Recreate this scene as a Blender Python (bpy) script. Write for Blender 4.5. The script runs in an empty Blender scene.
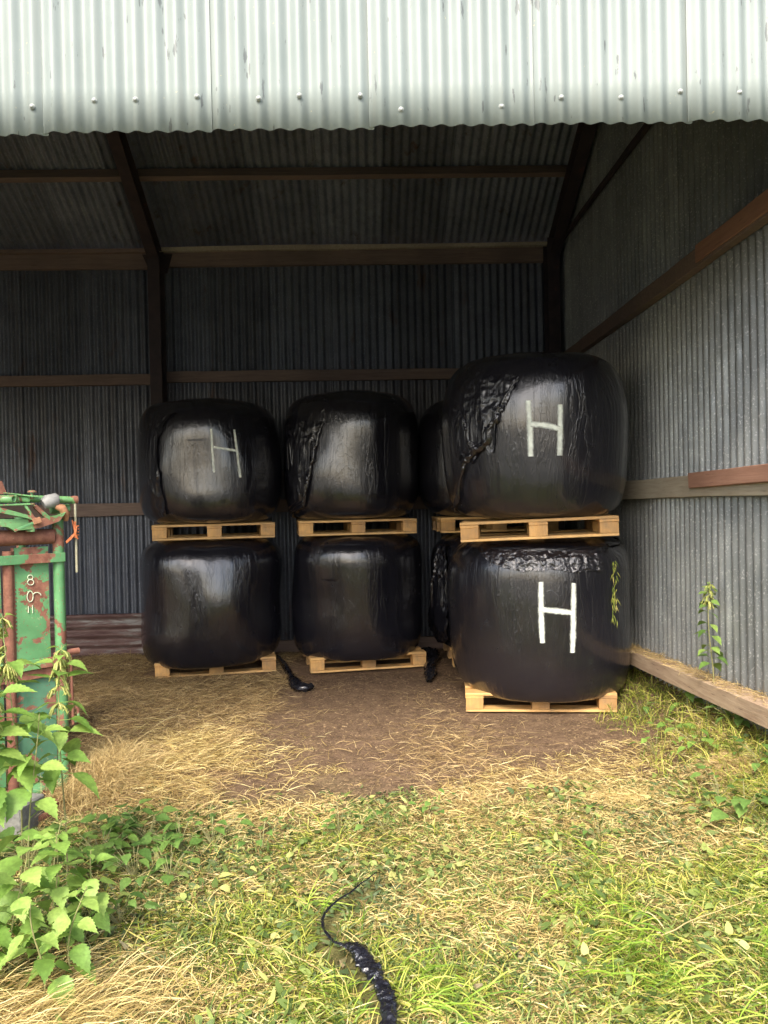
import bpy, math, random
import numpy as np
from mathutils import Vector, Matrix
R = math.radians
random.seed(7)
rng = np.random.default_rng(7)
sc = bpy.context.scene
col = sc.collection

# ------------------------------------------------------------------ camera
EYE = 1.65; FPX = 769.0; YAW = R(1.71); PITCH = math.atan(7.5 / 769); ROLL = R(1.27)
F = Vector((math.sin(YAW) * math.cos(PITCH), math.cos(YAW) * math.cos(PITCH), -math.sin(PITCH)))
R0 = Vector((math.cos(YAW), -math.sin(YAW), 0)); U0 = R0.cross(F)
CR = R0 * math.cos(ROLL) - U0 * math.sin(ROLL); CU = U0 * math.cos(ROLL) + R0 * math.sin(ROLL)
CP = Vector((0, 0, EYE))
cam_d = bpy.data.cameras.new("camera"); cam = bpy.data.objects.new("camera", cam_d); col.objects.link(cam)
cam.matrix_world = Matrix(((CR.x, CU.x, -F.x, 0), (CR.y, CU.y, -F.y, 0), (CR.z, CU.z, -F.z, EYE), (0, 0, 0, 1)))
cam_d.sensor_fit = 'VERTICAL'; cam_d.sensor_height = 36; cam_d.lens = FPX / 1024 * 36
cam_d.clip_start = 0.05; cam_d.clip_end = 3000
sc.camera = cam

# ------------------------------------------------------------------ light
SUN_EL, SUN_AZ = R(46), R(196)          # azimuth clockwise from +Y: behind the camera, a little to the left
w = bpy.data.worlds.new("World"); sc.world = w; w.use_nodes = True
nt = w.node_tree; nt.nodes.clear()
sky = nt.nodes.new('ShaderNodeTexSky'); sky.sky_type = 'NISHITA'; sky.sun_disc = False
sky.sun_elevation = SUN_EL; sky.sun_rotation = SUN_AZ; sky.dust_density = 4.0; sky.air_density = 1.0; sky.ozone_density = 1.0
bg = nt.nodes.new('ShaderNodeBackground'); bg.inputs['Strength'].default_value = 0.15
wo = nt.nodes.new('ShaderNodeOutputWorld')
nt.links.new(sky.outputs[0], bg.inputs[0]); nt.links.new(bg.outputs[0], wo.inputs[0])
sd = bpy.data.lights.new("sun", 'SUN'); sd.energy = 1.5; sd.angle = R(16); sd.color = (1.0, 0.94, 0.84)
so = bpy.data.objects.new("sun", sd); col.objects.link(so)
sdir = Vector((math.sin(SUN_AZ) * math.cos(SUN_EL), math.cos(SUN_AZ) * math.cos(SUN_EL), math.sin(SUN_EL)))
so.rotation_euler = sdir.to_track_quat('Z', 'Y').to_euler(); so.location = (0, -5, 12)
sc.view_settings.view_transform = 'Standard'; sc.view_settings.look = 'None'
sc.view_settings.exposure = 1.72; sc.view_settings.gamma = 1.0; sc.view_settings.use_curve_mapping = False
sc.cycles.max_bounces = 10; sc.cycles.diffuse_bounces = 6; sc.cycles.transparent_max_bounces = 12

# ------------------------------------------------------------------ helpers
def ray(px, py): return F + CR * ((px - 384) / FPX) - CU * ((py - 512) / FPX)
def on_z(px, py, z=0.0):
    d = ray(px, py); return CP + d * ((z - EYE) / d.z)
def on_y(px, py, y):
    d = ray(px, py); return CP + d * (y / d.y)
def on_x(px, py, x):
    d = ray(px, py); return CP + d * (x / d.x)
def on_plane(px, py, p0, n):
    d = ray(px, py); return CP + d * ((p0 - CP).dot(n) / d.dot(n))

def vnoise(p, seed=0):
    p = np.asarray(p, float); i = np.floor(p).astype(np.int64); f = p - i; f = f * f * (3 - 2 * f)
    def h(a, b, c):
        n = (a * 73856093) ^ (b * 19349663) ^ (c * 83492791) ^ (seed * 2654435761 & 0x7fffffff)
        n = (n ^ (n >> 13)) * 1274126177 & 0x7fffffff
        n = (n ^ (n >> 16)) * 2246822519 & 0x7fffffff
        return (n % 100003) / 100003.0
    x, y, z = i[..., 0], i[..., 1], i[..., 2]; fx, fy, fz = f[..., 0], f[..., 1], f[..., 2]
    L = lambda a, b, t: a + (b - a) * t
    return L(L(L(h(x, y, z), h(x + 1, y, z), fx), L(h(x, y + 1, z), h(x + 1, y + 1, z), fx), fy),
             L(L(h(x, y, z + 1), h(x + 1, y, z + 1), fx), L(h(x, y + 1, z + 1), h(x + 1, y + 1, z + 1), fx), fy), fz)
def fbm(p, seed=0, o=4):
    p = np.asarray(p, float); s = 0; a = 1; t = 0
    for k in range(o):
        s = s + a * vnoise(p * 2 ** k, seed + k * 17); t += a; a *= .5
    return s / t
def ridged(p, seed=0, o=3):
    p = np.asarray(p, float); s = 0; a = 1; t = 0
    for k in range(o):
        s = s + a * (1 - np.abs(2 * vnoise(p * 2.1 ** k, seed + k * 17) - 1)) ** 2; t += a; a *= .55
    return s / t
def sstep(a, b, x):
    t = np.clip((x - a) / (b - a), 0, 1); return t * t * (3 - 2 * t)

def link(name, me, mat=None, parent=None):
    o = bpy.data.objects.new(name, me); col.objects.link(o)
    if mat is not None: me.materials.append(mat)
    if parent is not None: o.parent = parent
    return o
def np_mesh(name, V, Q, smooth=True):
    V = np.ascontiguousarray(V, dtype=np.float32); Q = np.ascontiguousarray(Q, dtype=np.int32)
    me = bpy.data.meshes.new(name); k = Q.shape[1]
    me.vertices.add(len(V)); me.vertices.foreach_set('co', V.ravel())
    me.loops.add(Q.size); me.loops.foreach_set('vertex_index', Q.ravel())
    me.polygons.add(len(Q)); me.polygons.foreach_set('loop_start', np.arange(0, Q.size, k, dtype=np.int32))
    me.polygons.foreach_set('loop_total', np.full(len(Q), k, dtype=np.int32))
    me.polygons.foreach_set('use_smooth', np.full(len(Q), smooth))
    me.update(calc_edges=True); me.validate(); return me
def grid_faces(nu, nv, wrap=False):
    a = np.arange(nu - (0 if wrap else 1))[:, None]; b = np.arange(nv - 1)[None, :]
    a2 = (a + 1) % nu
    return np.stack([a * nv + b, a2 * nv + b, a2 * nv + b + 1, a * nv + b + 1], -1).reshape(-1, 4)

class MB:
    """collects polygons, builds one mesh"""
    def __init__(s): s.v = []; s.f = []; s.sm = []
    def add(s, vs, fs, smooth=False):
        n = len(s.v); s.v += [tuple(v) for v in vs]; s.f += [tuple(i + n for i in f) for f in fs]; s.sm += [smooth] * len(fs)
    def box(s, c, sx, sy, sz, M=None, bev=0.004, jit=0.0):
        hx, hy, hz = sx / 2, sy / 2, sz / 2; b = min(bev, hx * .45, hy * .45, hz * .45); vs = []; idx = {}
        for X in (-1, 1):
            for Y in (-1, 1):
                for Z in (-1, 1):
                    for ax in range(3):
                        p = [X * (hx - (b if ax != 0 else 0)), Y * (hy - (b if ax != 1 else 0)), Z * (hz - (b if ax != 2 else 0))]
                        idx[(X, Y, Z, ax)] = len(vs); vs.append(Vector(p) + Vector([random.uniform(-jit, jit) for _ in range(3)]))
        fs = []
        I = lambda *k: idx[k]
        for q in (-1, 1):
            fs.append([I(q, -1, -1, 0), I(q, 1, -1, 0), I(q, 1, 1, 0), I(q, -1, 1, 0)][::q])
            fs.append([I(-1, q, -1, 1), I(-1, q, 1, 1), I(1, q, 1, 1), I(1, q, -1, 1)][::q])
            fs.append([I(-1, -1, q, 2), I(1, -1, q, 2), I(1, 1, q, 2), I(-1, 1, q, 2)][::q])
        for a in (-1, 1):
            for c2 in (-1, 1):
                fs.append([I(-1, a, c2, 1), I(1, a, c2, 1), I(1, a, c2, 2), I(-1, a, c2, 2)])
                fs.append([I(a, -1, c2, 0), I(a, 1, c2, 0), I(a, 1, c2, 2), I(a, -1, c2, 2)])
                fs.append([I(a, c2, -1, 0), I(a, c2, 1, 0), I(a, c2, 1, 1), I(a, c2, -1, 1)])
                for d in (-1, 1): fs.append([I(a, c2, d, 0), I(a, c2, d, 1), I(a, c2, d, 2)])
        c = Vector(c)
        s.add([(M @ v if M else v) + c for v in vs], fs); return s
    def beam(s, a, b, wd, th, side=None, bev=0.004, jit=0.0):
        """box from a to b; wd across 'side', th along the third axis"""
        a = Vector(a); b = Vector(b); x = (b - a).normalized(); side = Vector(side or (0, 0, 1))
        y = (side - x * side.dot(x)).normalized(); z = x.cross(y)
        M = Matrix((x, y, z)).transposed()
        return s.box((a + b) / 2, (b - a).length, wd, th, M, bev, jit)
    def tube(s, pts, r, seg=10, caps=True):
        pts = [Vector(p) for p in pts]; n = len(pts); rs = r if hasattr(r, '__len__') else [r] * n
        vs = []; up = Vector((0, 0, 1))
        for i, p in enumerate(pts):
            t = (pts[min(i + 1, n - 1)] - pts[max(i - 1, 0)]).normalized()
            if i == 0:
                x = t.orthogonal().normalized()
            else:
                x = (x - t * x.dot(t)).normalized()
            y = t.cross(x)
            for k in range(seg):
                a = 2 * math.pi * k / seg; vs.append(p + (x * math.cos(a) + y * math.sin(a)) * rs[i])
        fs = [(i * seg + k, i * seg + (k + 1) % seg, (i + 1) * seg + (k + 1) % seg, (i + 1) * seg + k) for i in range(n - 1) for k in range(seg)]
        s.add(vs, fs, True)
        if caps: s.add(vs[:seg], [tuple(range(seg))[::-1]]); s.add(vs[-seg:], [tuple(range(seg))])
        return s
    def prism(s, poly, off):
        """flat polygon (list of points) thickened by vector off"""
        n = len(poly); poly = [Vector(p) for p in poly]; off = Vector(off)
        s.add(poly + [p + off for p in poly], [tuple(range(n))[::-1], tuple(range(n, 2 * n))] + [(i, (i + 1) % n, (i + 1) % n + n, i + n) for i in range(n)])
        return s
    def build(s, name, mat, parent=None):
        me = bpy.data.meshes.new(name); me.from_pydata(s.v, [], s.f)
        me.polygons.foreach_set('use_smooth', s.sm); me.update()
        return link(name, me, mat, parent)

def empty(name, loc, label, cat, group=None, rz=0.0, rx=0.0, ry=0.0):
    o = bpy.data.objects.new(name, None); col.objects.link(o); o.location = loc; o.rotation_euler = (rx, ry, rz)
    o.empty_display_size = .1; tag(o, label, cat, group); return o
def tag(o, label=None, cat=None, group=None, kind=None):
    if label: o['label'] = label
    if cat: o['category'] = cat
    if group: o['group'] = group
    if kind: o['kind'] = kind
    return o

# ------------------------------------------------------------------ materials
class Mat:
    def __init__(s, name):
        s.m = bpy.data.materials.new(name); s.m.use_nodes = True; s.t = s.m.node_tree; s.t.nodes.clear()
        s.out = s.n('ShaderNodeOutputMaterial'); s.b = s.n('ShaderNodeBsdfPrincipled'); s.l(s.b.outputs[0], s.out.inputs[0])
    def n(s, t, **k):
        nd = s.t.nodes.new(t)
        for a, v in k.items(): setattr(nd, a, v)
        return nd
    def l(s, a, b): s.t.links.new(a, b)
    def coord(s, scale=(1, 1, 1), kind='Object'):
        tc = s.n('ShaderNodeTexCoord'); mp = s.n('ShaderNodeMapping'); mp.inputs['Scale'].default_value = scale
        s.l(tc.outputs[kind], mp.inputs[0]); return mp.outputs[0]
    def noise(s, vec, scale=5, detail=4, rough=.55, dist=0.0):
        n = s.n('ShaderNodeTexNoise'); n.inputs['Scale'].default_value = scale; n.inputs['Detail'].default_value = detail
        n.inputs['Roughness'].default_value = rough; n.inputs['Distortion'].default_value = dist
        s.l(vec, n.inputs['Vector']); return n.outputs['Fac']
    def ramp(s, fac, stops, interp='LINEAR'):
        r = s.n('ShaderNodeValToRGB'); r.color_ramp.interpolation = interp; e = r.color_ramp.elements
        while len(e) < len(stops): e.new(0.5)
        for k, (p, c) in enumerate(stops):
            e[k].position = p; e[k].color = (c[0], c[1], c[2], 1) if hasattr(c, '__len__') else (c, c, c, 1)
        s.l(fac, r.inputs[0]); return r.outputs[0]
    def mix(s, fac, a, b, blend='MIX'):
        m = s.n('ShaderNodeMix', data_type='RGBA', blend_type=blend)
        if isinstance(fac, (int, float)): m.inputs[0].default_value = fac
        else: s.l(fac, m.inputs[0])
        for v, i in ((a, 6), (b, 7)):
            if isinstance(v, tuple): m.inputs[i].default_value = (*v, 1)
            else: s.l(v, m.inputs[i])
        return m.outputs[2]
    def math(s, op, a, b=0.0):
        m = s.n('ShaderNodeMath', operation=op)
        for i, v in enumerate((a, b)):
            if isinstance(v, (int, float)): m.inputs[i].default_value = v
            else: s.l(v, m.inputs[i])
        return m.outputs[0]
    def set(s, **k):
        names = dict(base='Base Color', rough='Roughness', metal='Metallic', spec='Specular IOR Level', coat='Coat Weight', coatr='Coat Roughness', alpha='Alpha')
        for a, v in k.items():
            inp = s.b.inputs[names[a]]
            if isinstance(v, tuple): inp.default_value = (*v, 1)
            elif isinstance(v, (int, float)): inp.default_value = v
            else: s.l(v, inp)
        return s
    def bump(s, h, strength=.3, dist=.01):
        b = s.n('ShaderNodeBump'); b.inputs['Strength'].default_value = strength; b.inputs['Distance'].default_value = dist
        s.l(h, b.inputs['Height']); s.l(b.outputs[0], s.b.inputs['Normal']); return s

def m_galv(name, lo, hi, speck, rust=0.0, metal=.55, rough=.5):
    m = Mat(name); c = m.coord()
    base = m.ramp(m.noise(c, 3.0, 6, .65), [(.3, lo), (.7, hi)])
    sp = m.ramp(m.noise(m.coord((1, 1, .7)), 90, 2, .6), [(.58, 0), (.72, 1)])
    base = m.mix(m.math('MULTIPLY', sp, .6), base, speck)
    at = m.n('ShaderNodeAttribute', attribute_name='sheet'); 
    shade = m.ramp(at.outputs['Fac'], [(0, .72), (1, 1.2)])
    base = m.mix(1.0, base, shade, 'MULTIPLY')
    # streaks that run down the sheets
    st = m.ramp(m.noise(m.coord((9, 9, .25)), 2.2, 5, .6), [(.48, 0), (.72, 1)])
    base = m.mix(m.math('MULTIPLY', st, .35), base, (.09, .075, .06))
    if rust:
        r = m.ramp(m.noise(m.coord((3, 3, .8)), 1.3, 7, .7), [(.62 - rust * .2, 0), (.70 - rust * .1, 1)])
        base = m.mix(m.math('MULTIPLY', r, .75), base, (.11, .06, .035))
    m.set(base=base, metal=metal, rough=m.ramp(m.noise(c, 8, 4), [(.3, rough - .1), (.7, rough + .15)]))
    m.bump(m.noise(c, 30, 5), .25, .003); return m.m
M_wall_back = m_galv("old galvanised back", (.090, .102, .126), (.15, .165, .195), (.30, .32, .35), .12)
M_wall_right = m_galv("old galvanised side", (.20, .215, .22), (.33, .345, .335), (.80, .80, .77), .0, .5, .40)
M_roof = m_galv("old roof sheet", (.165, .19, .235), (.26, .29, .345), (.44, .47, .53), .12)

def m_fascia():
    m = Mat("weathered mint painted sheet"); c = m.coord()
    base = m.ramp(m.noise(c, 2.4, 5), [(.3, (.19, .224, .21)), (.7, (.236, .27, .252))])
    st = m.ramp(m.noise(m.coord((14, 14, .5)), 2.0, 5), [(.5, 0), (.75, 1)])
    base = m.mix(m.math('MULTIPLY', st, .3), base, (.27, .28, .24))
    chips = m.ramp(m.noise(m.coord((16, 16, 3.2)), 1.6, 5, .62), [(.645, 0), (.665, 1)])
    base = m.mix(chips, base, (.12, .135, .13))
    yl = m.ramp(m.noise(m.coord((1, 1, 1)), 60, 2), [(.74, 0), (.78, 1)])
    base = m.mix(m.math('MULTIPLY', yl, .6), base, (.5, .45, .25))
    m.set(base=base, rough=.48, spec=.4); m.bump(m.noise(c, 25, 4), .15, .002); return m.m
M_fascia = m_fascia()

def m_wood(name, a, b, dark, axis=0, rough=.75, grain=1.0):
    sc3 = [14, 14, 14]; sc3[axis] = .9
    m = Mat(name); v = m.coord(tuple(sc3)); g = m.noise(v, 3.0, 8, .65, .6)
    base = m.ramp(g, [(.25, a), (.7, b)])
    big = m.ramp(m.noise(m.coord(), 1.7, 4), [(.35, 0), (.7, 1)])
    base = m.mix(m.math('MULTIPLY', big, .45), base, dark)
    cr = m.ramp(m.noise(v, 7.0, 3), [(.62, 0), (.74, 1)])
    base = m.mix(m.math('MULTIPLY', cr, .6 * grain), base, tuple(x * .5 for x in dark))
    if name.startswith('new'):
        oi = m.n('ShaderNodeObjectInfo'); sh = m.ramp(oi.outputs['Random'], [(0, (.62, .58, .54)), (.4, (.86, .84, .82)), (1, (1.06, 1.04, 1.0))]); base = m.mix(1.0, base, sh, 'MULTIPLY')
        dn = m.ramp(m.noise(m.coord((1, 1, 1)), 4.5, 7, .7), [(.46, 0), (.64, 1)]); base = m.mix(m.math('MULTIPLY', dn, .6), base, (.20, .14, .085))
    m.set(base=base, rough=rough); m.bump(g, .5 * grain, .006); return m.m
M_rail_dark = m_wood("old dark rail", (.13, .09, .075), (.23, .165, .13), (.06, .048, .045))
M_rail_pale = m_wood("pale grey timber", (.30, .26, .19), (.46, .41, .31), (.18, .14, .10), 1)
M_rail_brown = m_wood("red brown stained board", (.24, .12, .08), (.36, .20, .135), (.15, .075, .05), 1)
M_sill = m_wood("weathered sill timber", (.32, .22, .14), (.52, .40, .27), (.17, .09, .06), 1, .8, 1.3)
M_pallet = m_wood("new pine", (.64, .37, .12), (.82, .54, .22), (.52, .29, .10), 0, .6, .35)
M_pallet2 = m_wood("new pine end grain", (.56, .31, .09), (.74, .45, .17), (.44, .22, .07), 2, .65, .5)

def m_steel():
    m = Mat("dark rusty steel"); c = m.coord()
    base = m.ramp(m.noise(c, 7, 6, .7), [(.35, (.025, .020, .024)), (.62, (.05, .034, .036)), (.74, (.10, .038, .032))])
    m.set(base=base, rough=.7, metal=.2); m.bump(m.noise(c, 40, 4), .3, .003); return m.m
M_steel = m_steel()
def m_rusty_sheet():
    m = Mat("rusty grey sheet"); c = m.coord((1, 6, 6))
    base = m.ramp(m.noise(c, 2.2, 6, .7), [(.38, (.10, .05, .045)), (.52, (.16, .10, .085)), (.64, (.28, .27, .25))])
    m.set(base=base, rough=.65, metal=.3); m.bump(m.noise(m.coord(), 30, 4), .4, .003); return m.m
M_kick = m_rusty_sheet()

def m_film(name, wr=.5, rough=.3, dusty=.25, bands=1.0):
    m = Mat(name); c = m.coord()
    fine = m.noise(m.coord((9, 9, .7)), 4, 7, .62, .5)
    mid = m.noise(m.coord((2.2, 2.2, 1.3)), 2.5, 4, .5, .3)
    tiny = m.noise(m.coord((1, 1, 2.2)), 42, 4, .65, .8)
    h = m.math('ADD', m.math('MULTIPLY', fine, .8), m.math('MULTIPLY', mid, .7))
    h = m.math('ADD', h, m.math('MULTIPLY', tiny, .16))
    sp = m.n('ShaderNodeSeparateXYZ'); m.l(m.coord(), sp.inputs[0]); ang = m.math('ARCTAN2', sp.outputs[1], sp.outputs[0])
    cb = m.n('ShaderNodeCombineXYZ'); m.l(m.math('MULTIPLY', ang, 5.0), cb.inputs[0]); m.l(m.math('MULTIPLY', sp.outputs[2], 1.1), cb.inputs[1])
    n1 = m.noise(cb.outputs[0], 1.6, 5, .6, .25); cre = m.math('MAXIMUM', m.math('SUBTRACT', 1.0, m.math('MULTIPLY', m.math('ABSOLUTE', m.math('SUBTRACT', n1, .5)), 26.0)), 0.0)
    cb2 = m.n('ShaderNodeCombineXYZ'); m.l(m.math('MULTIPLY', ang, 2.2), cb2.inputs[0]); m.l(m.math('MULTIPLY', sp.outputs[2], .9), cb2.inputs[1])
    stepn = m.ramp(m.noise(cb2.outputs[0], 1.9, 1, .5), [(.40, 0), (.405, .35), (.52, .35), (.525, .7), (.6, .7), (.605, 1)])
    h = m.math('ADD', h, m.math('MULTIPLY', cre, .35 * bands)); h = m.math('ADD', h, m.math('MULTIPLY', stepn, .35 * bands))
    d = m.ramp(m.noise(c, 5.2, 8, .75), [(.52, 0), (.78, 1)])
    base = m.mix(m.math('MULTIPLY', d, dusty), (.009, .009, .013), (.06, .057, .052))
    m.set(base=base, rough=m.ramp(m.noise(c, 6, 5, .6), [(.3, rough - .06), (.7, rough + .12)]), spec=.65, coat=.7, coatr=.13)
    m.bump(h, wr, .012); return m.m
M_film = m_film("black stretch film", .42, .17, .12)
M_film_loose = m_film("loose black film", .9, .14, .08, 0.0)

def m_paint():
    m = Mat("white spray paint"); uv = m.n('ShaderNodeTexCoord'); sp = m.n('ShaderNodeSeparateXYZ'); m.l(uv.outputs['UV'], sp.inputs[0])
    e = m.math('ABSOLUTE', m.math('SUBTRACT', sp.outputs[0], .5)); nz = m.noise(m.coord(), 60, 3)
    e = m.math('ADD', e, m.math('MULTIPLY', m.math('SUBTRACT', nz, .5), .22))
    thin = m.ramp(m.noise(m.coord(), 14, 3), [(.3, .62), (.6, 1)]); a = m.math('MULTIPLY', m.ramp(e, [(.16, 1), (.46, 0)]), thin)
    m.set(base=(.80, .86, .78), rough=.55, alpha=a); return m.m
M_paint = m_paint()

def m_crush(name, rust, seed, green=(.075, .215, .08), rustc=((.15, .055, .035), (.27, .12, .075))):
    m = Mat(name); c = m.coord(); mp = m.n('ShaderNodeMapping'); mp.inputs['Location'].default_value = (seed, seed * .7, seed * 1.3); m.l(c, mp.inputs[0]); c = mp.outputs[0]
    g = m.ramp(m.noise(c, 6, 5), [(.3, tuple(x * .72 for x in green)), (.7, tuple(min(1, x * 1.3 + .02) for x in green))])
    rc = m.ramp(m.noise(c, 25, 5, .7), [(.35, rustc[0]), (.68, rustc[1])])
    k = m.ramp(m.noise(c, 5.2, 7, .68, .3), [(.70 - rust * .4, 0), (.715 - rust * .4, 1)])
    f = m.ramp(m.noise(c, 70, 3, .6), [(.66 - rust * .08, 0), (.70 - rust * .08, 1)])
    base = m.mix(k, g, rc); base = m.mix(m.math('MULTIPLY', f, .8), base, rc)
    pal = m.ramp(m.noise(c, 45, 4), [(.66, 0), (.7, 1)]); base = m.mix(m.math('MULTIPLY', pal, .35), base, (.45, .42, .25))
    m.set(base=base, rough=m.ramp(k, [(0, .42), (1, .85)])); m.bump(m.math('SUBTRACT', m.noise(c, 60, 4), m.math('MULTIPLY', k, .5)), .4, .002); return m.m
M_cg = m_crush("green paint, some rust", .47, 1.3)
M_cg2 = m_crush("green paint, half rust", .47, 4.1)
M_cg3 = m_crush("dull teal green paint, mottled", .44, 5.5, (.05, .14, .08))
M_cr = m_crush("rust, traces of green", .92, 7.7)
M_cr2 = m_crush("rusted tube", 1.1, 2.7)
M_cl = m_crush("bright green paint", .46, 9.2, (.12, .28, .10))

def m_simple(name, a, b, scale=8, rough=.7, bump=.3, metal=0.0, dist=.004):
    m = Mat(name); c = m.coord(); n = m.noise(c, scale, 6, .65)
    m.set(base=m.ramp(n, [(.3, a), (.7, b)]), rough=rough, metal=metal); m.bump(m.noise(c, scale * 3, 5), bump, dist); return m.m
M_conc = m_simple("rough concrete", (.10, .10, .09), (.24, .24, .215), 22, .9, .9)
M_twine = m_simple("orange baler twine", (.50, .13, .04), (.66, .22, .08), 60, .6, .3)
M_rod = m_simple("worn bare rod", (.25, .24, .16), (.38, .36, .26), 30, .55, .2, .3)
M_greyplastic = m_simple("grey weathered cap", (.17, .17, .165), (.28, .28, .27), 20, .6, .2)
M_screw = m_simple("weathered galvanised screw head", (.24, .26, .24), (.34, .36, .33), 60, .5, .1)
M_chalk = m_simple("white marker paint", (.46, .52, .36), (.64, .68, .5), 60, .8, .2)
M_orange = m_simple("orange rust paint", (.26, .12, .06), (.42, .21, .11), 30, .7, .4)

def m_blade(name, stops, trans=.35, rough=.55, patch=None):
    m = Mat(name); g = m.n('ShaderNodeNewGeometry')
    base = m.ramp(g.outputs['Random Per Island'], stops)
    if patch:
        pf = m.ramp(m.noise(m.coord((1, 1, 1)), 2.3, 4), [(.42, 0), (.62, 1)]); base = m.mix(m.math('MULTIPLY', pf, patch[1]), base, patch[0])
    m.set(base=base, rough=rough, spec=.35)
    tr = m.n('ShaderNodeBsdfTranslucent'); m.l(base, tr.inputs[0]); mx = m.n('ShaderNodeMixShader'); mx.inputs[0].default_value = trans
    m.l(m.b.outputs[0], mx.inputs[1]); m.l(tr.outputs[0], mx.inputs[2]); m.l(mx.outputs[0], m.out.inputs[0]); return m.m
M_grass = m_blade("green grass", [(0, (.06, .10, .015)), (.28, (.16, .23, .025)), (.55, (.33, .38, .05)), (.82, (.53, .50, .11)), (1, (.68, .58, .20))])
M_straw = m_blade("cut yellow straw", [(0, (.17, .11, .04)), (.35, (.46, .34, .12)), (.7, (.66, .52, .21)), (1, (.80, .69, .35))], .25)
M_hay = m_blade("brown hay", [(0, (.16, .10, .045)), (.4, (.34, .23, .10)), (.75, (.50, .36, .16)), (1, (.64, .50, .26))], .15, .7)
M_lime = m_blade("fresh long grass", [(0, (.12, .22, .02)), (.5, (.27, .42, .04)), (.85, (.46, .58, .09)), (1, (.62, .62, .16))])
M_chaff = m_blade("trodden chaff", [(0, (.08, .05, .03)), (.5, (.20, .13, .075)), (.85, (.34, .235, .125)), (1, (.48, .35, .19))], .1, .8)
M_clip = m_blade("green clippings", [(0, (.06, .10, .025)), (.35, (.13, .19, .045)), (.7, (.26, .32, .08)), (1, (.48, .46, .16))], .3)
M_tan = m_blade("long tan grass", [(0, (.26, .18, .075)), (.5, (.50, .37, .16)), (1, (.68, .54, .26))], .25)
M_litter = m_blade("trampled leaf litter", [(0, (.045, .07, .025)), (.4, (.09, .13, .04)), (.8, (.16, .19, .07)), (1, (.22, .17, .09))], .2)
def m_leaf(name, a, b, c3, trans=.3):
    m = Mat(name); g = m.n('ShaderNodeNewGeometry'); base = m.ramp(g.outputs['Random Per Island'], [(0, a), (.55, b), (1, c3)])
    v = m.ramp(m.noise(m.coord(), 60, 3), [(.4, .85), (.65, 1.12)]); base = m.mix(1.0, base, v, 'MULTIPLY')
    m.set(base=base, rough=.5, spec=.35); m.bump(m.noise(m.coord(), 130, 2), .35, .003)
    tr = m.n('ShaderNodeBsdfTranslucent'); m.l(base, tr.inputs[0]); mx = m.n('ShaderNodeMixShader'); mx.inputs[0].default_value = trans
    m.l(m.b.outputs[0], mx.inputs[1]); m.l(tr.outputs[0], mx.inputs[2]); m.l(mx.outputs[0], m.out.inputs[0]); return m.m
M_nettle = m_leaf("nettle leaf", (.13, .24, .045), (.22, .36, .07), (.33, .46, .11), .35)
M_nettle_dk = m_leaf("dark ground leaf", (.07, .14, .03), (.13, .23, .05), (.23, .34, .08), .25)  # darker leaf green, for ground weeds and the wall nettle
M_stem = m_simple("nettle stem", (.18, .16, .07), (.30, .30, .12), 30, .6, .2)
M_flower = m_blade("nettle catkins", [(0, (.20, .27, .07)), (.5, (.34, .38, .10)), (1, (.50, .48, .16))], .3)

def m_ground():
    m = Mat("barn floor earth and stubble"); c = m.coord()
    n1 = m.noise(c, 1.1, 6, .6, .3); n2 = m.noise(c, 7, 7, .7); n3 = m.noise(c, 60, 6, .75)
    dirt = m.ramp(n2, [(.3, (.10, .064, .041)), (.55, (.175, .115, .073)), (.75, (.27, .18, .11))])
    ch = m.ramp(n3, [(.52, 0), (.66, 1)]); dirt = m.mix(m.math('MULTIPLY', ch, .55), dirt, (.40, .28, .15))
    grass = m.ramp(n2, [(.3, (.10, .085, .035)), (.55, (.16, .15, .05)), (.8, (.26, .22, .09))])
    far = m.ramp(n2, [(.35, (.11, .115, .10)), (.7, (.20, .20, .18))])   # unseen yard, invented grey so its bounce light stays neutral
    sp = m.n('ShaderNodeSeparateXYZ'); m.l(c, sp.inputs[0])
    yy = m.math('ADD', sp.outputs[1], m.math('MULTIPLY', m.math('SUBTRACT', n1, .5), 1.6))
    fin = m.math('DIVIDE', m.math('SUBTRACT', yy, 3.6), 1.0)         # outside -> barn floor
    cl = m.n('ShaderNodeClamp'); m.l(fin, cl.inputs[0])
    base = m.mix(cl.outputs[0], grass, dirt)
    ff = m.math('DIVIDE', m.math('SUBTRACT', 1.2, yy), 1.5); cf = m.n('ShaderNodeClamp'); m.l(ff, cf.inputs[0])
    base = m.mix(cf.outputs[0], base, far)
    m.set(base=base, rough=.95, spec=.15); m.bump(m.math('ADD', n3, m.math('MULTIPLY', n2, 1.5)), .8, .02); return m.m
M_ground = m_ground()

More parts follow.
